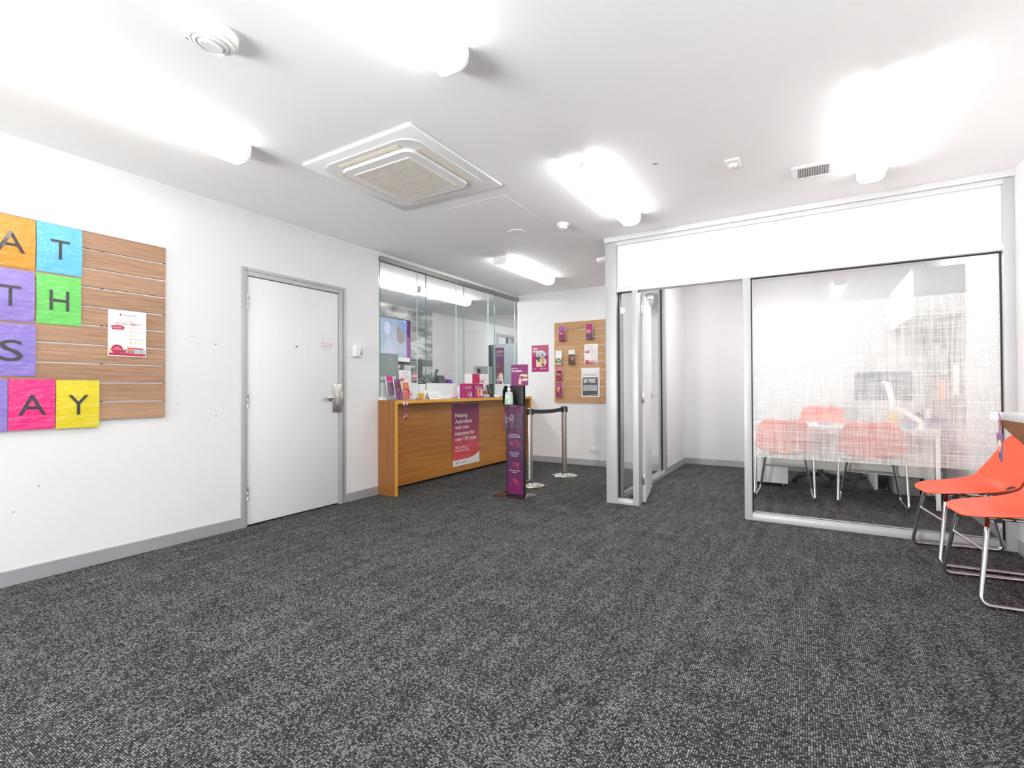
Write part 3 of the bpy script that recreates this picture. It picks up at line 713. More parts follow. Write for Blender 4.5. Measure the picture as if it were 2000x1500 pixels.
p.text('WHEN YOU BRING YOUR', w*.14, h*.355, CHAR, w=w*.66, h=h*.035, bold=.01); p.text('HOME LOAN OVER TO', w*.16, h*.295, CHAR, w=w*.62, h=h*.035, bold=.01); p.text('BENDIGO', w*.28, h*.235, CHAR, w=w*.32, h=h*.035, bold=.01)
p.text('Bendigo Bank', w*.66, h*.07, WINK, w=w*.22, h=h*.025, bold=.01); p.rect(w*.34, h*.065, w*.24, h*.006, WINK); p.rect(w*.93, h*.22, w*.012, h*.66, ROSE); p.done(o)

o, p = card('invested_poster', 'magenta poster of two people at the beach on the back wall', 'poster', (-3.672, YB-.001, 1.383), 0, .291, .412, MAG, .0015)
w, h = .291, .412
p.rect(0, h*.60, w, h*.40, mat('dusty_rose_print', rgb=(190, 84, 120), rough=.35))
P0 = [(w*.27, h*.19), (w*.62, h*.19)]+[(w*.62+w*.27*math.sin(a), h*.38-h*.19*math.cos(a)) for a in [i*PI/8 for i in range(1, 8)]]+[(w*.66, h*.52)]+[(w*.62+w*.24*math.sin(a), h*.645-h*.14*math.cos(a)) for a in [i*PI/8 for i in range(2, 9)]]+[(w*.27, h*.785)]
p.poly(P0, SKYB); p.poly([(w*.27, h*.19), (w*.62, h*.19), (w*.86, h*.31), (w*.86, h*.42), (w*.27, h*.50)], SAND)
p.poly([(w*.27, h*.57), (w*.48, h*.57), (w*.58, h*.55), (w*.48, h*.34), (w*.27, h*.47)], CHAR); p.disc(w*.42, h*.66, w*.07, SKIN, h*.065); p.disc(w*.41, h*.70, w*.075, PGREY, h*.035)
p.poly([(w*.52, h*.54), (w*.76, h*.54), (w*.73, h*.30), (w*.58, h*.30)], SKIN); p.disc(w*.65, h*.60, w*.065, SKIN, h*.055); p.disc(w*.65, h*.635, w*.07, SKIND, h*.028); p.poly([(w*.57, h*.30), (w*.75, h*.30), (w*.72, h*.22), (w*.64, h*.21)], CHAR)
p.poly([(w*.50, h*.50), (w*.55, h*.46), (w*.56, h*.32), (w*.50, h*.36)], WINK)
p.text('Get', w*.08, h*.835, WINK, w=w*.27, h=h*.085, bold=.035); p.text('Invested', w*.08, h*.735, WINK, w=w*.58, h=h*.085, bold=.035)
p.text('Ask us about', w*.09, h*.125, WINK, w=w*.22, h=h*.018); p.text('investing', w*.09, h*.10, WINK, w=w*.18, h=h*.018); p.text('today', w*.09, h*.07, WINK, w=w*.12, h=h*.016)
p.rect(w*.52, h*.10, w*.05, h*.045, WINK); p.text('BendigoBank', w*.60, h*.108, WINK, w=w*.30, h=h*.034, bold=.02); p.text('Community Bank', w*.60, h*.078, WINK, w=w*.30, h=h*.016); p.done(o)
o = thing('power_outlet', 'white double power outlet low on the back wall', 'power outlet', (-2.708, YB, .200), 0)
box('plate', 0, .118, -.010, 0, 0, .073, PLASTIC, o, bev=.003)
boxes('switch', [(.018, .032, -.014, -.009, .048, .062), (.086, .100, -.014, -.009, .048, .062)], PLASTIC, o, bev=.001)
boxes('socket_slot', [(.02+k, .022+k, -.0105, -.009, .02, .032) for k in (0, .012, .068, .08)], DGREY, o)

# ------------------------------------------------------------------ service counter
o = thing('service_counter', 'golden timber veneer service counter under the glass screens', 'counter', (XL, 3.735, 0))
CT = 1.004; TH = .036; L = YB-3.735
box('end_panel', .001, .246, 0, .036, 0, CT-TH, [COUNTERV], o)
box('end_panel', .001, .246, L-.040, L-.002, 0, CT-TH, [COUNTERV], o)
boxes('end_panel_edging', [(.246, .249, 0, .036, 0, CT), (.246, .249, L-.040, L-.002, 0, CT)], COUNTEREV, o)
box('front_panel', -.02, .004, .036, L-.040, .035, CT-TH, COUNTER, o)
box('plinth', -.06, -.04, .036, L-.040, 0, .035, BLACK, o)
boxes('worktop', [(-.35, .001, .0165, L-.002, CT-TH, CT), (.001, .246, 0.0, L-.002, CT-TH, CT)], LGREY, o)
boxes('worktop_edging', [(.246, .249, .036, L-.040, CT-TH, CT)], COUNTERE, o)
box('worktop_end_edging', .001, .246, -.002, 0, CT-TH, CT, COUNTERV, o)
# glass screens and rails
gx = XL
G = 'glass screens standing on the service counter'
scr = [(3.756, 4.350, 'first counter glass screen, nearest the white wall end'), (4.500, 5.098, 'second counter glass screen, behind the small white tent card'),
       (5.262, 5.850, 'third counter glass screen, behind the two magenta boxes'), (6.012, 6.600, 'fourth counter glass screen, next to the back wall')]
for y0, y1, lb in scr:
    o = thing('glass_screen', lb, 'glass screen', (gx, y0, CT+.001), LW, G)
    W = y1-y0
    box('pane', .002, W-.002, -.005, .005, .03, 2.557-.05-CT, GLASS, o)
    boxes('glass_edge', [(0, .006, -.0052, .0052, .03, 2.557-.05-CT)], GLASSEDGE, o)
    boxes('polished_edge', [(W-.005, W, -.0052, .0052, .03, 2.557-.05-CT)], mat('bright_glass_edge', rgb=(226, 238, 236), rough=.1), o)
    box('base_rail', 0, W, -.03, .012, 0, .034, PLASTIC, o, bev=.003)
    box('frosted_strip', .006, W-.005, -.0062, -.0056, .036, .19, FROST, o)
struct(boxes('trim_5', [(gx-.03, gx+.03, 3.752, YB-.002, 2.532, 2.557), (gx-.03, gx-.012, 3.752, YB-.002, 2.507, 2.532), (gx+.012, gx+.03, 3.752, YB-.002, 2.507, 2.532)], ALUD))
def roundstick(lb, y, z):
    o = thing('round_sticker', lb, 'sticker', (gx+.0065, y, z), LW, 'round red stickers on the counter glass')
    p = Print(0); p.disc(0, 0, .045, WINK, n=28); p.disc(0, 0, .040, CRIM, n=28); p.rect(-.032, -.012, .064, .026, WINK)
    p.text('NO CASH', 0, .002, CRIM, w=.056, h=.008, align='c', bold=.02); p.text('BEYOND', 0, -.009, CRIM, w=.05, h=.008, align='c', bold=.02); p.text('CCTV', 0, .021, WINK, w=.03, h=.008, align='c', bold=.02); p.text('24 HR', 0, -.027, WINK, w=.03, h=.008, align='c', bold=.02)
    p.done(o)
roundstick('round red sticker on the first counter glass screen', 4.298, 1.278)
roundstick('round red sticker on the fourth counter glass screen', 6.112, 1.258)
local_poster('white community leaflet taped on the first glass screen', (gx+.0075, 4.040, 1.047), LW, .196, .290, .001, cat='leaflet')
local_poster('white community leaflet taped on the third glass screen', (gx+.0075, 5.634, 1.047), LW, .200, .284, .001, cat='leaflet')
o, p = card('rates_poster', 'magenta leaflet taped on third glass screen beside the white one', 'leaflet', (gx+.0075, 5.444, 1.065), LW, .176, .262, PAPER, .001)
p.poly([(0, .085), (.0, .262), (.172, .262), (.172, .03), (.15, .012), (.11, .0), (.11, .085)], CRIM); p.text('Bendigo', .01, .09, WINK, w=.10, h=.028, bold=.03); p.done(o)
o, p = card('blank_notice', 'plain white sheet taped on the third counter glass screen', 'leaflet', (gx+.0075, 5.268, 1.10), LW, .17, .225, PAPER, .001); p.done(o)

# things on the counter
o = thing('tiered_leaflet_stand', 'clear tiered leaflet stand at the left end of the counter', 'leaflet stand', (gx+.085, 3.775, CT), LW)
boxes('stand_base', [(.0, .292, -.13, .03, 0, .006)], CLEAR, o)
for x0, z0, hh, dy in ((.02, .03, .24, .032), (.098, .01, .22, -.008), (.188, .006, .18, -.043)):
    prism('stand_tier', [(dy-.01, z0), (dy-.012, z0), (dy+.03, z0+hh), (dy+.032, z0+hh)], 'x', x0, x0+.10, CLEAR, o)
[box('stand_rib', .005+k, .008+k, -.11, 0, 0.0062, .14-.2*k, CLEAR, o) for k in (0, .283)]
def leaflet(name, lb, loc, w, h, base, lean, fn=None, group='leaflets in the tiered stand'):
    o = thing(name, lb, 'leaflets', loc, LW, group)
    e = box('leaflet_pile', 0, w, -.006, .006, 0, h, base, o); e.rotation_euler = (-lean, 0, 0)
    p = Print(-.006); 
    if fn: fn(p, w, h)
    if p.f or p.tf:
        p.done(o)
        for c in o.children:
            if c.name.startswith(('printed', 'letter')): c.rotation_euler = (-lean, 0, 0)
    return o
def fa(p, w, h): p.rect(0, h*.72, w, h*.28, mat('hot_magenta_print', rgb=(206, 40, 132))); p.rect(0, 0, w, h*.70, mat('mauve_print', rgb=(136, 96, 124)))
def fb(p, w, h):
    p.rect(0, h*.5, w, h*.5, PURPLE); p.rect(0, 0, w, h*.5, mat('mauve_print', rgb=(136, 96, 124))); p.rect(w*.5, h*.45, w*.5, h*.3, SKIND); p.text('Super', w*.2, h*.85, WINK, w=w*.4, h=h*.05)
def fc(p, w, h):
    p.rect(0, 0, w, h*.38, CORAL); p.rect(0, h*.38, w, h*.62, CRIM); p.rect(0, h*.62, w, h*.38, ORP); p.disc(w*.55, h*.8, w*.2, SKIN, h*.1)
    for i, s in enumerate(('Car', 'insurance', 'made easy')): p.text(s, w*.12, h*(.52-.07*i), WINK, w=w*(.4, .6, .65)[i], h=h*.045, bold=.03)
leaflet('leaflet_pack', 'magenta topped leaflets at the back of the counter stand', (gx+.075, 3.800, CT+.055), .095, .205, PAPER, .16, fa)
leaflet('leaflet_pack', 'purple leaflets in the middle of the counter stand', (gx+.115, 3.875, CT+.03), .095, .195, PAPER, .16, fb)
leaflet('leaflet_pack', 'orange and crimson leaflets at the right of the counter stand', (gx+.15, 3.965, CT+.012), .095, .18, PAPER, .16, fc)
leaflet('leaflet_pack', 'mauve leaflets standing low in the counter stand', (gx+.185, 3.835, CT+.008), .085, .085, mat('mauve_print', rgb=(136, 96, 124)), .12, lambda p, w, h: p.rect(0, 0, w*.5, h, PURPLE))
def magbox(lb, y, w, h, photo):
    o = thing('leaflet_box', lb, 'box', (gx+.10, y, CT), LW, 'magenta leaflet boxes on the counter')
    box('carton', 0, w, -.075, 0, 0, h, MAG, o, bev=.001, seg=1)
    box('leaflet_fill', .006, w-.006, -.07, -.006, h-.004, h+.002, PAPER, o)
    p = Print(-.075)
    if photo:
        p.disc(w*.60, h*.30, w*.26, SKIN, h*.17); p.poly([(w*.45, h*.40), (w*.62, h*.45), (w*.78, h*.18), (w*.60, h*.14)], NAVY); p.disc(w*.74, h*.25, w*.13, SKYB, h*.12)
    else:
        p.rect(w*.36, h*.14, w*.36, h*.48, SAND); p.disc(w*.76, h*.5, w*.16, WINK, h*.12); p.disc(w*.78, h*.27, w*.17, WINK, h*.13); p.disc(w*.58, h*.30, w*.17, ORP, h*.14); p.disc(w*.62, h*.50, w*.10, SKIND, h*.09)
    p.text('First home', w*.08, h*.88, CORAL, w=w*.5, h=h*.06, bold=.02); p.text('Your details' if photo else 'Unlocked', w*.08, h*.74, WINK, w=w*.72, h=h*.07, bold=.03); p.text('made easy' if photo else 'your home', w*.08, h*.64, WINK, w=w*.68, h=h*.07, bold=.03)
    p.text('Bendigo Bank', w*.55, h*.05, WINK, w=w*.38, h=h*.04, bold=.02); p.done(o)
magbox('magenta leaflet box with a phone picture on the counter', 5.045, .185, .188, True)
magbox('magenta leaflet box with a person picture on the counter', 5.250, .215, .186, False)
o = thing('tent_card', 'small white folded next customer card on the counter', 'sign', (gx+.17, 4.325, CT), LW)
prism('folded_card', [(-.045, 0), (-.044, 0), (.0, .088), (.044, 0), (.045, 0), (.0, .0905)], 'x', 0, .205, PAPER, o)
ang = math.atan2(.045, .0905)
p = Print(-.0006); p.text('Next Customer', .02, .050, INKG, w=.15, h=.013); p.text('Please Please', .022, .022, INKG, w=.155, h=.013); p.done(o)
for c in o.children:
    if c.name.startswith('letter'): c.rotation_euler = (-ang, 0, 0); c.location = (0, -.0455, 0)
o = thing('orange_cup', 'small amber cup on the counter in the first screen gap', 'cup', (gx+.07, 4.345, CT))
lathe('cup', [(0, .001), (.022, 0), (.032, .066), (.030, .066), (.021, .004), (0, .004)], mat('amber_plastic', rgb=(236, 168, 20), rough=.3), o, 28)
o = thing('folded_note', 'cream folded note leaning beside the amber cup', 'paper', (gx+.05, 4.40, CT), LW)
prism('note', [(-.02, 0), (-.019, 0), (.006, .105), (.004, .105)], 'x', 0, .09, mat('cream_paper', rgb=(236, 230, 206), rough=.6), o)
for lb, x, y, L, m in (('thin black pen on the counter in front of the second glass screen', .20, 4.74, .13, BLACK), ('brown pen lying beside the tiered leaflet stand', .20, 4.10, .14, SKIND), ('short black pen at the right end of the counter', .19, 5.86, .12, BLACK)):
    o = thing('pen', lb, 'pen', (gx+x, y, CT+.006)); tube('barrel', [(0, 0, 0), (0, L*.85, 0)], .0045, m, o, 8); tube('tip', [(0, L*.85, 0), (0, L, 0)], [.0042, .001], STEEL, o, 8)
    boxes('clip', [(-.001, .001, .005, .045, .0045, .0065)], STEEL, o)
o = thing('paper_stack', 'small white paper stack on the counter beside the pen cup', 'paper', (gx+.10, 5.93, CT)); box('sheets', 0, .13, 0, .2, 0, .008, PAPER, o)
o = thing('card_reader', 'dark card payment reader tilted on the counter right end', 'card reader', (gx+.12, 5.66, CT+.0006), LW)
lathe('swivel_base', [(0, 0), (.045, 0), (.045, .008), (.02, .016), (.015, .045), (0, .045)], BLACK, o, 24, (.07, -.02))
bm = bmesh.new(); bmbox(bm, .03, .11, -.012, .012, .0, .165, bev=.006, seg=2); hd = frombm('terminal', bm, mat('olive_black_plastic', rgb=(70, 64, 56), rough=.35), o, angle=40); hd.rotation_euler = (-.5, .45, 0); hd.location = (-.02, -.01, .06)
bm = bmesh.new(); bmbox(bm, .038, .102, -.0135, -.012, .10, .15); sc = frombm('terminal_screen', bm, NAVY, hd)
# wobbler tags taped to counter edge and bench
def wobbler(lb, loc, rz, flip=False):
    o = thing('hanging_tag', lb, 'tag', loc, rz, 'plum promotional tags')
    TAPE = glass('clear_tape', (.9, .9, .92), .12)
    box('tape', -.035, .035, -.0012, 0, -.03, .004, mat('tape_white', rgb=(226, 226, 230), rough=.25), o)
    box('strap', -.010, .011, -.0024, -.0014, -.095, -.002, MAG, o)
    prism('tag', [(.034*math.cos(a), -.138+.05*math.sin(a)) for a in [i*PI/9 for i in range(18)]], 'y', -.003, -.0014, DMAG, o)
    p = Print(-.003)
    p.disc(.020, -.142, .013, ORP, .026, 12); p.disc(.022, -.122, .008, SKIN, .009, 10); p.rect(-.024, -.168, .018, .026, WINK)
    for i, s in enumerate(('Ask us', 'about', 'home loans')): p.text(s, -.022, -.112-.011*i, WINK, w=(.026, .024, .03)[i], h=.006, bold=.03)
    p.done(o)
wobbler('plum round tag taped to the counter edge at the left', (gx+.2505, 3.885, .984), LW)

# counter banner
o = thing('hanging_banner', 'tall plum to coral insurance banner on the counter front', 'banner', (gx+.0055, 5.00, .112), LW)
BW, BH = .60, .815
def bannerm():
    k = N('banner_print'); b = k.bsdf(.3); tc = k.n('ShaderNodeTexCoord'); sp = k.n('ShaderNodeSeparateXYZ'); k.l(tc.outputs['Object'], sp.inputs[0])
    f = k.math('MULTIPLY_ADD', k.math('SUBTRACT', k.noise(k.coords(), 3, 2), .5), .10, k.math('DIVIDE', sp.outputs[2], BH))
    k.l(k.ramp(f, [(.08, srgb((226, 90, 84))), (.34, srgb((206, 74, 90))), (.6, srgb((160, 48, 92))), (1, srgb((124, 50, 98)))]), b.inputs['Base Color'])
    k.l(k.bump(k.noise(k.coords((1, 1, 3)), 4, 2), .5, .02), b.inputs['Normal']); return k.m
n = 12; v = []; f = []
for i in range(n+1):
    for j in range(n+1):
        v.append((BW*i/n, -.002-.004*math.sin(PI*i/n)*math.sin(PI*j/n)-(.0 if j < n else 0), BH*j/n))
for i in range(n):
    for j in range(n):
        a = i*(n+1)+j; f.append((a, a+n+1, a+n+2, a+1))
mk('banner_sheet', v, f, bannerm(), o, smooth=True)
p = Print(-.0065)
p.poly([(0, .0), (BW, .0), (BW, .16), (BW*.93, .13), (BW*.80, .098), (BW*.6, .082), (BW*.3, .078), (0, .080)], WINK)
for i, (s, ww) in enumerate((('Helping', .265), ('Australians', .37), ('with their', .31), ('insurance for', .43), ('over 130 years', .475))):
    desc = 'p' in s or 'y' in s
    p.text(s, .055, .635-.078*i-(.012 if desc else 0), WINK, w=ww, h=.068 if desc else .055, bold=.014)
p.text('Ask us about', .055, .228, WINK, w=.26, h=.036); p.text('insurance today', .055, .178, WINK, w=.31, h=.040)
p.rect(.065, .026, .018, .028, CRIM); p.text('Bendigo Bank', .10, .028, INKG, w=.19, h=.028)
p.done(o)

# ------------------------------------------------------------------ behind the counter glass
def muralm():
    k = N('cloud_mural'); b = k.bsdf(.5); tc = k.n('ShaderNodeTexCoord'); sp = k.n('ShaderNodeSeparateXYZ'); k.l(tc.outputs['Object'], sp.inputs[0])
    cl = k.noise(k.coords((.9, 1, 3.2)), 2.2, 5, .6); z = sp.outputs[2]
    sky = k.ramp(cl, [(.34, (.16, .16, .16)), (.5, (.42, .42, .42)), (.62, (.80, .80, .80))])
    # sea band and rough ground below
    sea = k.ramp(k.noise(k.coords((.4, 1, 14)), 3, 3), [(.3, (.10, .10, .105)), (.7, (.30, .30, .31))])
    gr = k.ramp(k.noise(k.coords((1, 1, 1)), 22, 4, .7), [(.42, (.02, .02, .02)), (.58, (.42, .42, .42))])
    sandc = k.ramp(k.noise(k.coords((1, 1, 3)), 4, 3), [(.3, (.48, .48, .48)), (.7, (.75, .75, .75))])
    def mix(f, a, c):
        m = k.n('ShaderNodeMix', data_type='RGBA'); k.l(f, m.inputs[0]); k.l(a, m.inputs[6]); k.l(c, m.inputs[7]); return m.outputs[2]
    wob = k.math('MULTIPLY', k.math('SUBTRACT', k.noise(k.coords((1, 1, .2)), 6, 3), .5), .30)
    f1 = k.math('MULTIPLY', k.math('SUBTRACT', k.math('ADD', z, 0), 1.66), 60, clamp=True)
    f2 = k.math('MULTIPLY', k.math('SUBTRACT', z, 1.54), 60, clamp=True)
    f3 = k.math('MULTIPLY', k.math('SUBTRACT', k.math('ADD', z, wob), 1.40), 40, clamp=True)
    c = mix(f3, gr, sandc); c = mix(f2, c, sea); c = mix(f1, c, sky)
    k.l(c, b.inputs['Base Color']); return k.m
o = thing('wall_mural', 'grey cloudy coast photo mural on the teller area wall', 'mural', (-6.149, 4.6, 0), LW)
box('mural_sheet', 0, 2.63, -.004, 0, .12, 2.598, muralm(), o)
p = Print(-.004); TR = mat('mural_tree_grey', lin=(.13, .14, .14), rough=.6)
random.seed(3)
for cx, bz, s in ((1.80, 1.40, .14), (2.08, 1.38, .10), (2.25, 1.40, .19), (1.3, 1.4, .15)):
    pts = []
    for i in range(14):
        a = 2*PI*i/14; r = s*(.65+.5*random.random()); pts.append((cx+r*math.cos(a)*.55, bz+s*.5+r*math.sin(a)))
    p.poly(pts, TR)
p.done(o, name='printed_tree')
o = thing('wall_television', 'wide television with pale blue picture on the mural wall', 'television', (-6.145, 5.30, 1.60), LW)
box('bezel', 0, 1.27, -.05, -.012, 0, .755, BLACK, o, bev=.004); box('wall_bracket', .3, .9, -.012, 0, .2, .5, DGREY, o)
def scr_m():
    k = N('lit_screen'); e = k.n('ShaderNodeEmission'); e.inputs[1].default_value = .62
    v = k.coords(); k.l(k.ramp(k.noise(v, 2.2, 3), [(.3, (.42, .56, .80)), (.55, (.66, .76, .90)), (.75, (.86, .89, .96))]), e.inputs[0]); k.l(e.outputs[0], k.out.inputs[0]); return k.m
box('screen', .012, 1.255, -.052, -.0505, .085, .742, scr_m(), o)
box('screen_ticker', .012, 1.255, -.052, -.0505, .01, .084, emit('screen_white', (.9, .9, .9), .75), o)
p = Print(-.052)
p.rect(1.17, .085, .085, .657, emit('screen_mauve', (.36, .13, .36), .8)); p.poly([(1.17, .742), (1.255, .742), (1.255, .43), (1.17, .46)], emit('screen_purple', (.13, .02, .15), 1))
p.disc(.97, .56, .055, emit('screen_brown', (.34, .30, .30), .9), .07); p.disc(1.02, .44, .10, emit('screen_taupe', (.36, .33, .33), .9), .12)
p.poly([(.6, .20), (.74, .42), (.80, .34), (.86, .20)], emit('screen_slate', (.56, .64, .76), .8)); p.disc(.7, .56, .07, emit('screen_lilac', (.66, .68, .92), .8), .12)
p.poly([(.55, .085), (.60, .16), (.84, .19), (.90, .12), (.95, .085)], emit('screen_pinkish', (.70, .58, .82), .8)); p.poly([(1.02, .742), (1.17, .742), (1.17, .48), (1.08, .52)], emit('screen_sky', (.28, .42, .72), .8))
p.done(o, name='screen_picture')
o = thing('warning_sign', 'tall grey green warning sign standing behind the first screen', 'sign', (-4.30, 4.06, CT+.0), LW)
boxes('sign_panel', [(0, .345, -.012, 0, .0, .548)], mat('sage_grey_print', rgb=(136, 150, 146), rough=.5), o, bev=.002); box('sign_foot', .05, .3, -.06, .06, 0, .012, DGREY, o)
p = Print(-.012); p.text('WARNING', .03, .225, WINK, w=.27, h=.052, bold=.04); p.text('CCTV', .235, .185, WINK, w=.06, h=.02, bold=.03); p.text('Notice', .19, .475, WINK, w=.05, h=.010); p.done(o)
o = thing('teller_desk', 'white teller desk behind the counter glass', 'desk', (-4.95, 3.9, 0))
box('desk_top', 0, .66, 0, 2.7, .97, 1.0, LGREY, o, bev=.002); boxes('desk_side', [(.0, .6, .02, .045, 0, .97), (.0, .6, 2.65, 2.675, 0, .97)], WHITE, o); box('desk_back', .6, .62, .02, 2.675, .0, .97, WHITE, o)
o = thing('desk_cabinet', 'low white cabinet with black top behind second glass screen', 'cabinet', (-4.62, 4.83, 1.0)); box('body', 0, .30, 0, .62, 0, .192, WHITE, o, bev=.002); box('black_top', -.005, .305, -.005, .625, .192, .203, BLACK, o)
o = thing('desk_telephone', 'dark grey desk telephone on the low cabinet behind the glass', 'telephone', (-4.45, 5.26, 1.203), LW)
prism('telephone_base', [(-.08, 0), (.06, 0), (.06, .03), (.01, .115), (-.03, .11), (-.06, .03)], 'x', .04, .19, DGREY, o, bev=.004)
bm = bmesh.new(); bmtube(bm, fillet([(-.02, 0, .02), (.02, 0, .09), (.07, 0, .19)], .03), [.022]*4+[.018]*3+[.024], 12); h_ = frombm('handset', bm, DGREY, o, angle=50)
o = thing('tape_dispenser', 'small purple tape dispenser beside the desk telephone', 'tape dispenser', (-4.45, 5.50, 1.203), LW)
prism('dispenser_body', [(0, 0), (.13, 0), (.12, .03), (.09, .055), (.02, .055), (.0, .04)], 'y', -.05, 0, mat('violet_plastic', rgb=(96, 40, 130), rough=.25), o, bev=.004); box('tape_roll', .03, .08, -.055, .005, .02, .06, mat('lilac_plastic', rgb=(130, 80, 190), rough=.25), o, bev=.01)
o = thing('teller_monitor', 'grey backed teller monitor behind the third glass screen', 'monitor', (-4.45, 6.22, 1.0), 1.25)
box('monitor_shell', 0, .36, -.02, .02, .20, .48, GREY, o, bev=.005); box('monitor_stand', .15, .19, .02, .04, .0, .34, BLACK, o); box('stand_base', .07, .28, -.02, .13, 0, .012, BLACK, o); box('rear_slot', .05, .11, -.0225, -.02, .24, .44, BLACK, o)
o = thing('cash_machine', 'tall grey cash dispenser with dark side behind the glass', 'cash machine', (-4.70, 7.0, 0))
box('cabinet_body', .10, .72, 0, .5, 0, 1.885, mat('blue_grey_enamel', rgb=(150, 162, 166), rough=.4), o, bev=.006); box('side_bezel', 0, .10, -.01, .5, 0, 1.88, mat('charcoal_enamel', rgb=(62, 62, 70), rough=.4), o, bev=.01)
p = Print(-.002); p.rect(.145, 1.20, .175, .62, mat('dusk_plum_print', rgb=(100, 66, 100), rough=.4)); p.disc(.23, 1.47, .05, SKIND, .05); p.poly([(.16, 1.25), (.30, 1.25), (.29, 1.38), (.24, 1.40)], SAND); p.text('CASH', .16, 1.74, PGREY, w=.13, h=.03, bold=.02); p.text('Coin service', .155, 1.68, PGREY, w=.14, h=.025); p.disc(.35, 1.79, .012, WINK); p.done(o)
o = thing('soap_dispenser', 'white pump bottle and wipes tub behind fourth glass screen', 'bottle', (-4.03, 6.40, CT+.0006))
lathe('bottle_body', [(0, 0), (.045, 0), (.045, .15), (.03, .18), (.014, .19), (.014, .21), (0, .21)], mat('translucent_white', rgb=(226, 232, 230), rough=.3), o, 24); tube('pump', [(0, 0, .20), (0, 0, .25), (-.03, -.05, .262)], .008, PLASTIC, o, 10, fil=.01)
o = thing('desk_lamp', 'white jointed arm behind the fourth glass screen', 'lamp', (-4.17, 5.95, CT+.0006))
tube('lower_arm', [(0, .26, .01), (0, .22, .20)], .024, PLASTIC, o, 12); tube('upper_arm', [(0, .22, .20), (-.02, .02, .33)], .020, PLASTIC, o, 12); lathe('foot', [(0, 0), (.06, 0), (.06, .012), (0, .014)], PLASTIC, o, 24, (0, .26)); tube('tip', [(-.02, .02, .33), (-.025, -.05, .38)], .008, CHROME, o, 8)
o = thing('paper_tray', 'small pale tray of papers behind the fourth glass screen', 'tray', (-4.56, 5.72, 1.0008)); boxes('tray', [(0, .22, 0, .36, 0, .008), (0, .22, 0, .006, .008, .16), (.214, .22, .0, .36, .008, .16)], PLASTIC, o); box('papers', .02, .2, .02, .3, .008, .03, PAPER, o)
# doorway and door at the far end of the teller area
d3 = sempty('door_3', (-6.15, 9.46, 0), LW)
boxes('door_frame', [(0, .13, -.01, .1, 0, 2.42), (.80, .84, -.01, .1, 0, 2.42), (.13, .80, -.01, .1, 2.36, 2.42)], ALU, d3); box('door_leaf', .13, .49, .05, .09, .01, 2.36, DOORW, d3); box('door_edge_strip', .585, .60, .03, .09, 0, 2.36, DGREY, d3); box('door_leaf', .60, .80, .05, .09, .01, 2.36, LGREY, d3)

# ------------------------------------------------------------------ hand sanitiser stand
o = thing('hand_sanitiser_stand', 'tall black hand sanitiser stand with plum panels before the counter', 'sanitiser stand', (-2.72, 4.39, 0))
box('base_plate', -.115, .285, -.125, .17, 0, .006, BLACKGLOSS, o, bev=.002)
boxes('column', [(0, .203, .010, .04, .006, .955), (-.004, .004, .0, .04, .006, 1.155), (.199, .207, 0, .04, .006, 1.155)], BLACK, o, bev=.001)
boxes('bottle_bay', [(.004, .199, .030, .04, .955, 1.155)], BLACK, o)
prism('bay_cheek', [(0, .955), (-.075, .965), (-.07, 1.10), (-.03, 1.155), (.03, 1.155), (.03, .955)], 'x', -.004, .003, BLACK, o); prism('bay_cheek', [(0, .955), (-.03, .965), (-.03, 1.12), (0, 1.155), (.03, 1.155), (.03, .955)], 'x', .200, .207, DGREY, o)
box('shelf', -.035, .200, -.13, .03, .949, .957, BLACK, o, bev=.001)
boxes('wall_screw', [(.178, .184, .0265, .030, 1.03, 1.036), (.178, .184, .0265, .030, 1.075, 1.081)], STEEL, o)
def plumm():
    k = N('plum_panel_print'); b = k.bsdf(.25); tc = k.n('ShaderNodeTexCoord'); sp = k.n('ShaderNodeSeparateXYZ'); k.l(tc.outputs['Object'], sp.inputs[0])
    f = k.math('ADD', k.math('MULTIPLY', sp.outputs[2], .9), k.math('MULTIPLY', k.noise(k.coords((2, 1, 1)), 2, 1), .3))
    k.l(k.ramp(f, [(.15, srgb((120, 34, 92))), (.45, srgb((84, 44, 84))), (.75, srgb((92, 50, 92))), (1, srgb((116, 46, 98)))]), b.inputs['Base Color']); return k.m
box('front_panel', .004, .199, .004, .010, .02, .949, plumm(), o)
PNK = mat('pink_line_print', rgb=(224, 92, 96), rough=.35)
p = Print(.004)
def hands(p, cx, cz, s):
    random.seed(int(cz*1000))
    for k in range(5): p.pline([(cx-.035*s+k*.012*s, cz+.03*s), (cx-.01*s+k*.010*s, cz+.005*s), (cx+.0*s+k*.012*s, cz-.03*s)], .0016, PNK)
    p.pline([(cx-.05*s, cz-.045*s), (cx-.02*s, cz-.005*s), (cx+.01*s, cz+.03*s)], .0016, PNK); p.pline([(cx+.055*s, cz-.045*s), (cx+.03*s, cz+.0*s), (cx-.005*s, cz+.035*s)], .0016, PNK)
hands(p, .105, .71, 1.1); hands(p, .12, .545, 1.2); hands(p, .10, .32, 1.2); hands(p, .10, .15, 1.2)
p.line((.045, .575), (.085, .53), .005, PNK); p.line((.045, .53), (.085, .575), .005, PNK); p.pline([(.15, .33), (.16, .345), (.15, .355), (.138, .345), (.138, .325), (.15, .318), (.16, .325)], .004, PNK); p.pline([(.10, .165), (.13, .17), (.135, .15), (.12, .135)], .005, PNK)
for i, s in enumerate(('2. Rub both palms', 'and the back of hands', 'with interlaced fingers')): p.text(s, .1015, .640-.016*i, WINK, w=(.11, .14, .145)[i], h=.0095, align='c', bold=.02)
for i, s in enumerate(('3. Rub each thumb,', 'ensuring all sides', 'are covered')): p.text(s, .1015, .450-.017*i, WINK, w=(.12, .11, .075)[i], h=.0095, align='c', bold=.02)
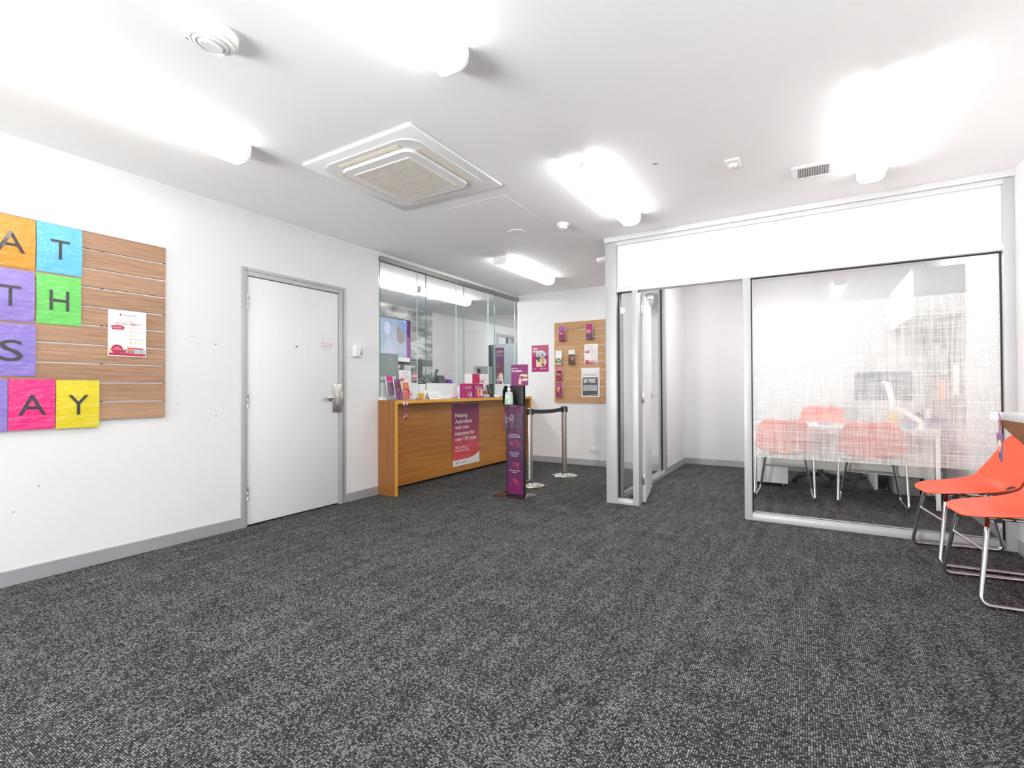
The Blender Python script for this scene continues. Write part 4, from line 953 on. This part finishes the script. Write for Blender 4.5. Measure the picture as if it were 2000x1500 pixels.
for i, s in enumerate(('4. Rub hands together', 'until dry')): p.text(s, .1015, .262-.018*i, WINK, w=(.145, .055)[i], h=.0095, align='c', bold=.02)
p.done(o)
# header board
hb = prism('header_board', [(.045+a, 1.155+b) for a, b in ((0, 0), (.202, 0), (.202, .208), (.199, .216), (.19, .219), (.012, .219), (.003, .216), (0, .208))], 'y', .022, .030, mat('plum_header_print', rgb=(134, 54, 112), rough=.3), o)
p = Print(.022)
p.rect(.055, 1.327, .006, .012, WINK); p.text('BendigoBank', .067, 1.328, WINK, w=.065, h=.012, bold=.02); p.text('Hand Sanitiser', .055, 1.300, WINK, w=.125, h=.017, bold=.035); p.rect(.055, 1.292, .10, .0025, CORAL)
p.rect(.138, 1.160, .032, .016, ORP); p.rect(.138, 1.176, .032, .032, WINK); p.rect(.138, 1.208, .032, .013, ORP); p.disc(.155, 1.19, .006, CRIM, .009); p.poly([(.148, 1.221), (.162, 1.221), (.158, 1.248), (.151, 1.248)], WINK)
p.poly([(.145, 1.262), (.165, 1.270), (.20, 1.272), (.244, 1.268), (.244, 1.248), (.21, 1.245), (.185, 1.252), (.16, 1.253)], SAND); p.poly([(.162, 1.212), (.19, 1.228), (.244, 1.232), (.244, 1.205), (.20, 1.203), (.175, 1.206)], SAND); p.disc(.176, 1.240, .005, CORAL); p.done(o)
# bottle on the shelf
o = thing('sanitiser_bottle', 'clear pump bottle with green label on the black stand shelf', 'bottle', (-2.655, 4.335, .9578), .1)
def gelm():
    k = N('clear_gel'); tr = k.n('ShaderNodeBsdfTransparent'); tr.inputs[0].default_value = (.86, .9, .9, 1); b = k.n('ShaderNodeBsdfPrincipled'); b.inputs['Base Color'].default_value = (.74, .80, .80, 1); b.inputs['Roughness'].default_value = .1
    f = k.math('MULTIPLY_ADD', k.noise(k.coords(), 14, 2), .5, .45, clamp=True); mx = k.n('ShaderNodeMixShader'); k.l(f, mx.inputs[0]); k.l(tr.outputs[0], mx.inputs[1]); k.l(b.outputs[0], mx.inputs[2]); k.l(mx.outputs[0], k.out.inputs[0]); return k.m
bm = bmesh.new(); bmlathe(bm, [(0, 0), (.046, 0), (.050, .006), (.047, .06), (.042, .115), (.036, .128), (.016, .136), (.014, .146), (0, .146)], 28)
for v in bm.verts: v.co.y *= .6
frombm('bottle_body', bm, gelm(), o, angle=50)
lathe('pump_collar', [(0, .146), (.018, .146), (.019, .160), (.014, .172), (.006, .176), (.006, .19), (0, .19)], PLASTIC, o, 20); tube('pump_spout', [(.012, 0, .192), (-.004, 0, .198), (-.022, -.01, .193)], .006, PLASTIC, o, 8)
p = Print(-.0315); p.rect(-.030, .022, .055, .078, mat('label_clear_grey', rgb=(214, 222, 222), rough=.3)); p.rect(-.03, .066, .05, .008, LEAF); p.disc(-.002, .052, .018, LEAF, .006); p.disc(-.012, .036, .015, LEAF, .008); p.disc(.012, .09, .004, LEAF); p.text('aqium', -.027, .0672, WINK, w=.035, h=.0055, bold=.02); p.done(o, name='bottle_label')
# brochure box on the stand
o = thing('stand_leaflet_pocket', 'clear leaflet pocket hung on the sanitiser stand front', 'brochure holder', (-2.722, 4.388, .70))
ACR = glass('plum_tinted_acrylic', (.85, .78, .86), .08)
boxes('pocket', [(-.004, .207, -.044, -.042, 0, .17), (-.004, -.002, -.042, 0, 0, .24), (.205, .207, -.042, 0, 0, .24), (-.004, .207, -.042, 0, -.002, 0)], ACR, o); box('pocket_lip', .06, .14, -.03, -.002, .236, .240, PLASTIC, o)
o = thing('stand_leaflet', 'plum leaflet with white lettering in the sanitiser stand pocket', 'leaflets', (-2.722, 4.388, .702))
box('leaflet_pile', 0, .115, -.034, -.012, 0, .165, DMAG, o)
p = Print(-.034); p.disc(.088, .115, .024, SAND, .035); p.disc(.085, .12, .013, SKIND, .018); p.poly([(.07, .05), (.11, .05), (.105, .09), (.075, .09)], CHAR); p.text('Homes', .008, .135, CORAL, w=.03, h=.008); p.text('Buying', .008, .108, WINK, w=.055, h=.015, bold=.035); p.text('or moving', .008, .088, WINK, w=.055, h=.014, bold=.035); p.text('made e', .008, .066, WINK, w=.05, h=.014, bold=.035); p.rect(.008, .02, .06, .003, ROSE); p.done(o)

# ------------------------------------------------------------------ queue posts
def post(loc, lb):
    o = thing('queue_post', lb, 'barrier post', loc, 0, 'stainless queue posts with black belt')
    lathe('base', [(0, .0), (.165, 0), (.165, .014), (.160, .018), (.10, .030), (.045, .040), (.040, .041), (0, .041)], mat('polished_steel', lin=(.78, .77, .74), rough=.12, metal=1, var=.02), o, 48)
    lathe('collar', [(.040, .041), (.040, .07), (.036, .072), (.036, .075)], CHROME, o, 28); lathe('post_tube', [(.0, .041), (.033, .041), (.033, .82), (.0, .82)], STEEL, o, 28)
    lathe('tube_joint', [(.0335, .072), (.0345, .073), (.0345, .078), (.0335, .079)], BLACK, o, 28)
    bm = bmesh.new(); bmlathe(bm, [(0, .82), (.034, .82), (.034, .885), (.036, .889), (.036, .897), (.03, .900), (0, .900)], 28); frombm('head', bm, STEEL, o, angle=35)
    boxes('belt_cassette', [(-.045, -.028, -.014, .014, .822, .888), (.028, .045, -.014, .014, .822, .888), (-.014, .014, -.045, -.028, .822, .888), (-.014, .014, .028, .045, .822, .888)], BLACK, o, bev=.002)
    return o
pa, pb = Vector((-2.735, 4.925)), Vector((-2.668, 5.712))
ang = math.atan2(pb.y-pa.y, pb.x-pa.x)
o1 = post((pa.x, pa.y, 0), 'stainless queue post right behind the sanitiser stand'); o1.rotation_euler = (0, 0, ang)
o2 = dup(o1, (pb.x, pb.y, 0), ang, 'stainless queue post standing free near the back board')
L = (pb-pa).length; n = 10; v = []; f = []
for i in range(n+1):
    t = i/n; x = .045+(L-.09)*t; sag = -.012*math.sin(PI*t)
    for y in (-.001, .001):
        for z in (.833, .880): v.append((x, y, z+sag))
for i in range(n):
    a = i*4; b = a+4
    f += [(a, b, b+1, a+1), (a+2, a+3, b+3, b+2), (a+1, b+1, b+3, a+3), (a, a+2, b+2, b)]
f += [(0, 1, 3, 2), (n*4, n*4+2, n*4+3, n*4+1)]
o = thing('barrier_belt', 'black belt stretched between the two queue posts', 'belt', (pa.x, pa.y, 0), ang); mk('webbing', v, f, mat('black_webbing', rgb=(52, 54, 56), rough=.7, bump=.3, bs=400), o)

# ------------------------------------------------------------------ chairs
def shell(name, parent, hole=True, dz=0, m=ORANGE):
    # rows: y, z, half width, curl of the rim towards the sitter
    rows = [(.262, .428, .085, .0), (.252, .437, .150, .002), (.215, .447, .205, .004), (.14, .450, .232, .013), (.04, .446, .246, .030), (-.06, .436, .258, .060),
            (-.135, .434, .268, .088), (-.185, .452, .270, .100), (-.218, .482, .266, .104), (-.246, .540, .256, .098), (-.272, .620, .243, .080), (-.292, .700, .226, .062), (-.306, .765, .205, .048), (-.312, .795, .165, .040), (-.313, .803, .11, .036)]
    us = [-1, -.92, -.72, -.45, -.17, .17, .45, .72, .92, 1]
    bm = bmesh.new(); G = []
    for i, (y, z, w, c) in enumerate(rows):
        a = rows[max(i-1, 0)]; b = rows[min(i+1, len(rows)-1)]
        t = Vector((0, b[0]-a[0], b[1]-a[1])).normalized(); nrm = Vector((0, t.z, -t.y))
        G.append([bm.verts.new(Vector((u*w, y, z+dz))+nrm*(c*abs(u)**2.2)) for u in us])
    for i in range(len(rows)-1):
        for j in range(len(us)-1):
            if hole and i == 7 and j == 4: continue
            bm.faces.new((G[i][j], G[i][j+1], G[i+1][j+1], G[i+1][j]))
    o = frombm(name, bm, m, parent, smooth=True)
    for md, kw in (('SOLIDIFY', dict(thickness=.009, offset=0)), ('SUBSURF', dict(levels=2, render_levels=3))):
        x = o.modifiers.new(md.lower(), md)
        for k, q in kw.items(): setattr(x, k, q)
    return o
def make_chair(label, group, loc, rz):
    o = thing('sled_chair', label, 'chair', loc, rz, group)
    shell('seat_shell', o)
    r = .0115
    for s in (-1, 1):
        tube('sled_leg', [(s*.085, .150, .424), (s*.180, .185, .400), (s*.244, .240, .012), (s*.264, -.264, .012), (s*.254, -.175, .440), (s*.11, -.115, .420)], r, CHROME, o, 12, fil=.045)
    tube('stretcher', [(-.196, .202, .275), (.196, .202, .275)], .007, CHROME, o, 10)
    for x in (-.10, .10): tube('seat_rail', [(x, .150, .4245), (x, -.125, .4215)], .0085, CHROME, o, 10)
    tube('cross_rail', [(-.11, .05, .425), (.11, .05, .425)], .007, BLACK, o, 8)
    for x, y in ((-.10, .11), (.10, .11), (-.10, -.09), (.10, -.09)): box('seat_mount', x-.014, x+.014, y-.014, y+.014, .405, .440, BLACK, o, bev=.003)
    for s in (-1, 1):
        for y in (.20, -.22): box('floor_glide', s*(.245 if y > 0 else .261)-.009, s*(.245 if y > 0 else .261)+.009, y-.018, y+.018, .0, .010, BLACK, o, bev=.002)
    return o
ch = make_chair('orange sled chair against the right wall, farther of the two', 'orange sled chairs', (.905, 4.265, 0), math.radians(90-3))
def aim(fx, fy): return math.atan2(-fx, fy)
ch.rotation_euler[2] = aim(-.992, -.13)
dup(ch, (.955, 3.640, 0), aim(-.993, -.12), 'orange sled chair against the right wall, nearer of the two')
dup(ch, (-.207, 5.835, 0), aim(-.01, 1), 'orange sled chair inside the office, left one before the desk')
dup(ch, (.520, 5.830, 0), aim(.05, 1), 'orange sled chair inside the office, right one before the desk')
# task chair behind the desk
o = thing('task_chair', 'orange shell swivel chair on black castors behind the office desk', 'chair', (.13, 6.80, 0), math.radians(174))
shell('seat_shell', o, True, .085)
lathe('gas_lift', [(0, .07), (.028, .07), (.028, .25), (.015, .26), (.015, .50), (0, .50)], BLACK, o, 20)
box('seat_plate', -.09, .09, -.10, .10, .495, .518, BLACK, o, bev=.004)
for k in range(5):
    a = k*2*PI/5+.61; c, s = math.cos(a), math.sin(a)
    tube('base_arm', [(c*.02, s*.02, .105), (c*.16, s*.16, .095), (c*.29, s*.29, .065)], [.026, .021, .015], BLACK, o, 8)
    bm = bmesh.new()
    for d in (-.014, .014):
        cx, cy = c*.30-s*d, s*.30+c*d; bmtube(bm, [(cx-s*.008, cy+c*.008, .028), (cx+s*.008, cy-c*.008, .028)], .028, 16)
    bmbox(bm, c*.30-.012, c*.30+.012, s*.30-.012, s*.30+.012, .03, .062)
    frombm('castor', bm, BLACK, o, angle=50)

# ------------------------------------------------------------------ office desk
o = thing('office_desk', 'pale grey office desk behind the woven glass film', 'desk', (1.035, 5.755, 0), math.radians(-9))
DT = .722
box('desk_top', -1.60, 0, 0, .70, DT-.025, DT, LGREY, o, bev=.003)
boxes('desk_leg', [(-.045, -.01, .03, .065, 0, DT-.025)], WHITE, o, bev=.002); boxes('desk_leg', [(-.045, -.01, .65, .685, 0, DT-.025)], WHITE, o, bev=.002)
boxes('desk_leg', [(-1.58, -1.545, .03, .065, 0, DT-.025)], WHITE, o, bev=.002); boxes('desk_leg', [(-1.58, -1.545, .65, .685, 0, DT-.025)], WHITE, o, bev=.002)
box('modesty_panel', -1.54, -.05, .290, .305, .245, DT-.027, mat('panel_grey', rgb=(202, 204, 200), rough=.4), o)
boxes('under_frame', [(-1.54, -.05, .05, .08, DT-.06, DT-.027)], WHITE, o)
o = thing('return_desk', 'white return desk along the right office wall', 'desk', (XR-.02, 6.62, 0))
box('desk_top', -.60, 0, 0, .9, .697, .722, LGREY, o, bev=.003); prism('end_panel', [(-.01, 0), (.02, 0), (.02, .697), (-.01, .697)], 'x', -.55, -.02, WHITE, o) if False else box('end_panel', -.57, -.545, .02, .88, 0, .697, WHITE, o)
o = thing('drawer_pedestal', 'low white drawer pedestal under the left of the office desk', 'drawers', (-.575, 6.30, 0))
box('body', 0, .385, .0, .315, .04, .60, WHITE, o, bev=.003)
for z0 in (.05, .235, .42): box('drawer',   .005, .38, .315, .328, z0, z0+.175, LGREY, o, bev=.002)
for x, y in ((.04, .04), (.345, .04), (.04, .28), (.345, .28)): box('castor', x-.02, x+.02, y-.02, y+.02, 0, .04, BLACK, o, bev=.005)
o = thing('computer_tower', 'grey computer tower on the floor under the right of the desk', 'computer', (.765, 6.40, 0)); box('case', 0, .21, 0, .45, .01, .19, mat('warm_grey_case', rgb=(136, 134, 132), rough=.45), o, bev=.004); boxes('case_foot', [(.01, .04, .02, .06, 0, .01), (.17, .2, .02, .06, 0, .01), (.01, .04, .38, .42, 0, .01), (.17, .2, .38, .42, 0, .01)], BLACK, o)
o = thing('waste_bin', 'dark grey waste bin on the office floor behind the desk', 'bin', (.48, 7.34, 0)); lathe('bin_body', [(0, .002), (.09, 0), (.11, .27), (.107, .27), (.087, .006), (0, .006)], mat('bin_grey', rgb=(92, 94, 96), rough=.5), o, 28)
o = thing('foot_rest', 'small chrome bracket on the floor beside the computer tower', 'bracket', (.66, 6.60, 0), .5); box('plate', 0, .10, 0, .03, 0, .012, CHROME, o, bev=.002); tube('bar', [(.09, .015, .01), (.13, .05, .05)], .006, CHROME, o, 8)
def cable(lb, pts, r=.004): 
    o = thing('cable', lb, 'cable', (0, 0, 0)); tube('cable_run', pts, r, RUBBER, o, 6, fil=.06)
cable('black cable hanging under the right end of the office desk', [(.93, 6.25, .69), (.95, 6.30, .35), (1.01, 6.32, .12), (1.02, 6.45, .02), (1.08, 6.38, .02)])
cable('black cable looping beside the right desk leg', [(1.06, 6.20, .69), (1.09, 6.22, .30), (1.02, 6.26, .06), (1.13, 6.30, .02), (1.15, 6.5, .02)])
# monitor and arm
o = thing('monitor', 'black monitor seen from behind on a white arm', 'monitor', (.68, 6.42, 1.135), math.radians(178))
box('screen_shell', -.242, .242, -.012, .014, -.152, .152, BLACK, o, bev=.004); box('screen', -.235, .235, .0142, .015, -.143, .146, emit('idle_screen', (.30, .34, .36), .5), o) ; box('rear_housing', -.12, .12, -.03, -.012, -.10, .09, DGREY, o, bev=.006)
o = thing('monitor_mount', 'white jointed monitor arm clamped to the office desk edge', 'monitor arm', (.93, 5.99, DT+.0005))
lathe('clamp_base', [(0, 0), (.045, 0), (.045, .012), (.026, .016), (.024, .085), (0, .085)], PLASTIC, o, 24)
tube('lower_arm', [(0, 0, .065), (-.20, .10, .215)], [.028, .024], PLASTIC, o, 14); lathe('elbow', [(0, .17), (.032, .17), (.034, .20), (.034, .26), (.028, .27), (0, .27)], PLASTIC, o, 20, (-.20, .10))
tube('upper_arm', [(-.20, .10, .24), (-.225, .22, .43)], [.030, .026], PLASTIC, o, 14); tube('head_joint', [(-.225, .22, .43), (-.245, .36, .455), (-.25, .38, .43)], .016, PLASTIC, o, 12, fil=.03)
# small things on the desk
o = thing('yellow_figurine', 'small yellow eared toy figurine on the office desk', 'figurine', (.738, 6.13, DT))
YEL = mat('yellow_vinyl', rgb=(250, 196, 40), rough=.35)
def ball(name, c, r, m, par, sc=(1, 1, 1)):
    bm = bmesh.new(); bmesh.ops.create_uvsphere(bm, u_segments=18, v_segments=12, radius=r)
    for v in bm.verts: v.co = Vector((v.co.x*sc[0]+c[0], v.co.y*sc[1]+c[1], v.co.z*sc[2]+c[2]))
    return frombm(name, bm, m, par, smooth=True)
ball('body', (0, 0, .042), .036, YEL, o, (1, .9, 1.15)); ball('head', (0, 0, .098), .036, YEL, o, (1.15, .9, .85))
for s in (-1, 1): ball('ear', (s*.034, 0, .134), .015, YEL, o, (1, .7, 1)); ball('foot', (s*.026, -.02, .012), .014, YEL, o, (1.2, 1.3, .8)); ball('arm', (s*.038, -.008, .05), .012, YEL, o, (1, 1, 1.5))
o = thing('blue_box', 'small pale blue box beside the yellow figurine', 'box', (.80, 6.08, DT)); box('carton', 0, .10, 0, .07, 0, .045, mat('pale_blue_card', rgb=(120, 180, 214), rough=.5), o, bev=.002); box('carton_lid', -.002, .102, -.002, .072, .045, .052, mat('pale_blue_card', rgb=(120, 180, 214), rough=.5), o)
o = thing('tissue_box', 'lilac tissue box with a white tissue on the return desk', 'tissue box', (.985, 6.40, DT+.001), .06); box('carton', 0, .20, 0, .11, 0, .085, mat('lilac_card', rgb=(132, 126, 176), rough=.5), o, bev=.002)
bm = bmesh.new(); bmlathe(bm, [(.035, 0), (.022, .03), (.032, .065), (.012, .10), (0, .09)], 9, (.08, .05))
for v in bm.verts: v.co.z += .083; v.co.x += random.uniform(-.008, .008); v.co.y += random.uniform(-.008, .008)
frombm('tissue', bm, PAPER, o, smooth=True)
o = thing('pen_holder', 'dark mesh pen holder with pens behind the monitor arm', 'pen holder', (1.06, 6.62, DT+.001)); lathe('cup', [(0, .002), (.04, 0), (.042, .10), (.039, .10), (.037, .005), (0, .005)], DGREY, o, 24)
for i in range(4): tube('pen', [(.01*i-.015, 0, .01), (.02*i-.03, .01, .17)], .004, (RUBBER, MAG, NAVY, PLASTIC)[i], o, 8)
o = thing('desk_phone', 'dark desk phone behind the monitor arm on the office desk', 'telephone', (1.0, 6.85, DT), -.2); prism('phone_base', [(0, 0), (.18, 0), (.18, .03), (.03, .10), (0, .10)], 'x', 0, .17, BLACK, o, bev=.004); tube('handset', [(.03, 0, .09), (.03, .09, .12), (.03, .17, .07)], .018, BLACK, o, 10, fil=.04)
o = thing('mug', 'pink mug on the office desk near the monitor', 'mug', (.93, 6.72, DT)); lathe('cup', [(0, .002), (.036, 0), (.040, .09), (.036, .09), (.033, .006), (0, .006)], mat('dusky_pink_ceramic', rgb=(190, 120, 136), rough=.3), o, 24); tube('handle', [(.038, 0, .07), (.062, 0, .065), (.062, 0, .03), (.037, 0, .022)], .005, mat('dusky_pink_ceramic'), o, 8, fil=.015)
o = thing('loose_papers', 'loose white papers on the left of the office desk', 'papers', (-.30, 6.15, DT)); 
for i, (x, y, a) in enumerate(((0, 0, .2), (.28, .03, -.3), (-.28, .02, .1))):
    e = box('sheet', 0, .21, 0, .29, .001+i*.001, .002+i*.001, PAPER, o); e.rotation_euler = (0, 0, a); e.location = (x, y, 0)
o = thing('glasses_case', 'small open grey case on papers behind left visitor chair', 'case', (.10, 6.18, DT)); prism('case_body', [(0, 0), (.12, 0), (.13, .02), (.06, .035), (0, .02)], 'y', 0, .06, GREY, o, bev=.003)
# wall cabinet and pin board on the right wall of the office
o = thing('wall_cabinet', 'white two door wall cabinet on the right office wall', 'cabinet', (XR, 5.83, 1.785))
box('carcass', -.352, 0, 0, 1.68, 0, .44, mat('cabinet_grey_white', lin=(.55, .55, .55), rough=.4), o, bev=.001)
for k in (0, 1):
    dd = box('door', -.372, -.353, .002+k*.84, .838+k*.84, .002, .438, WHITE, o, bev=.002)
    y = (.76, .92)[k]; tube('handle', [(-.372, y, .10), (-.398, y, .13), (-.398, y, .20), (-.372, y, .23)], .005, ALU, dd, 8, fil=.03)
o = thing('pin_board', 'beige fabric pin board under the wall cabinet in the office', 'pin board', (XR-.0015, 5.87, .75)); box('board', -.018, 0, 0, 1.70, 0, 1.03, mat('beige_fabric', rgb=(172, 168, 158), rough=.9, bump=.3, bs=700), o); boxes('board_edge', [(-.02, 0, -.006, 0, 0, 1.03), (-.02, 0, 1.70, 1.706, 0, 1.03)], ALU, o)
o = thing('paper_rack', 'clear wall rack of papers pinned on the beige board', 'paper rack', (XR-.0225, 6.25, 1.24)); boxes('rack', [(-.05, -.047, 0, .9, 0, .22), (-.047, 0, 0, .9, -.003, 0)], CLEAR, o)
for i in range(6): e = box('paper_bundle', -.04, -.012, .04+i*.15, .13+i*.15, .005, .26+.03*(i % 3), (PAPER, GREY, PAPER, PGREY, PAPER, DGREY)[i], o)
o = thing('pinned_note', 'salmon sheet pinned on the beige office board', 'note', (XR-.0225, 6.46, .985)); box('sheet', -.002, 0, 0, .32, 0, .20, mat('salmon_paper', rgb=(240, 160, 120), rough=.6), o)
o = thing('pinned_note', 'white sheet pinned low on the beige office board', 'note', (XR-.0225, 5.95, 1.05)); box('sheet', -.002, 0, 0, .21, 0, .28, PAPER, o)
o = thing('storage_tub', 'small white bin with dark bag beside the right office wall', 'bin', (1.105, 6.57, 0)); lathe('bin_body', [(0, .002), (.07, 0), (.085, .26), (.082, .26), (.068, .006), (0, .006)], PLASTIC, o, 24); bm = bmesh.new()
ball('bag', (0, 0, .27), .06, mat('maroon_bag', rgb=(70, 34, 36), rough=.6), o, (1, 1, .6))

# ------------------------------------------------------------------ writing bench at the right edge
o = thing('writing_bench', 'timber writing bench with grey top at the right edge', 'bench', (XR-.0015, 3.10, 0))
box('bench_top', -.462, 0, -1.35, 0, .970, 1.003, LGREY, o, bev=.001)
prism('front_fascia', [(0, .969), (0, .955), (-.62, .808), (-1.35, .80), (-1.35, .969)], 'x', -.462, -.440, BENCHW, o)
box('tip_edging', -.462, -.440, 0, .002, .955, .969, COUNTEREV, o)
prism('bench_bracket', [(-.44, .969), (0, .969), (0, .60), (-.30, .86)], 'y', -.06, -.04, BENCHW, o); prism('bench_bracket', [(-.44, .969), (0, .969), (0, .60), (-.30, .86)], 'y', -1.32, -1.30, BENCHW, o)
o = thing('bench_tag', 'plum tag hanging from the tip of the writing bench', 'tag', (.752, 3.062, 1.003), -PI/2+.35)
boxes('tape', [(-.055, .028, -.001, .0005, -.034, .001)], mat('tape_white', rgb=(226, 226, 230), rough=.25), o)
tube('strap', [(.0, -.002, -.003), (.012, -.006, -.02), (.006, -.004, -.10)], .004, mat('mauve_strap', rgb=(168, 110, 146), rough=.4), o, 6)
prism('tag', [(-.012, -.095), (.026, -.098), (.022, -.225), (.008, -.226)], 'y', -.006, -.003, mat('mauve_tag', rgb=(140, 100, 134), rough=.35), o)
p = Print(-.006); p.disc(.008, -.145, .010, SAND, .02); p.disc(.008, -.165, .007, SKIN, .014); p.poly([(.0, -.185), (.018, -.185), (.014, -.215), (.008, -.215)], CHAR); p.done(o)
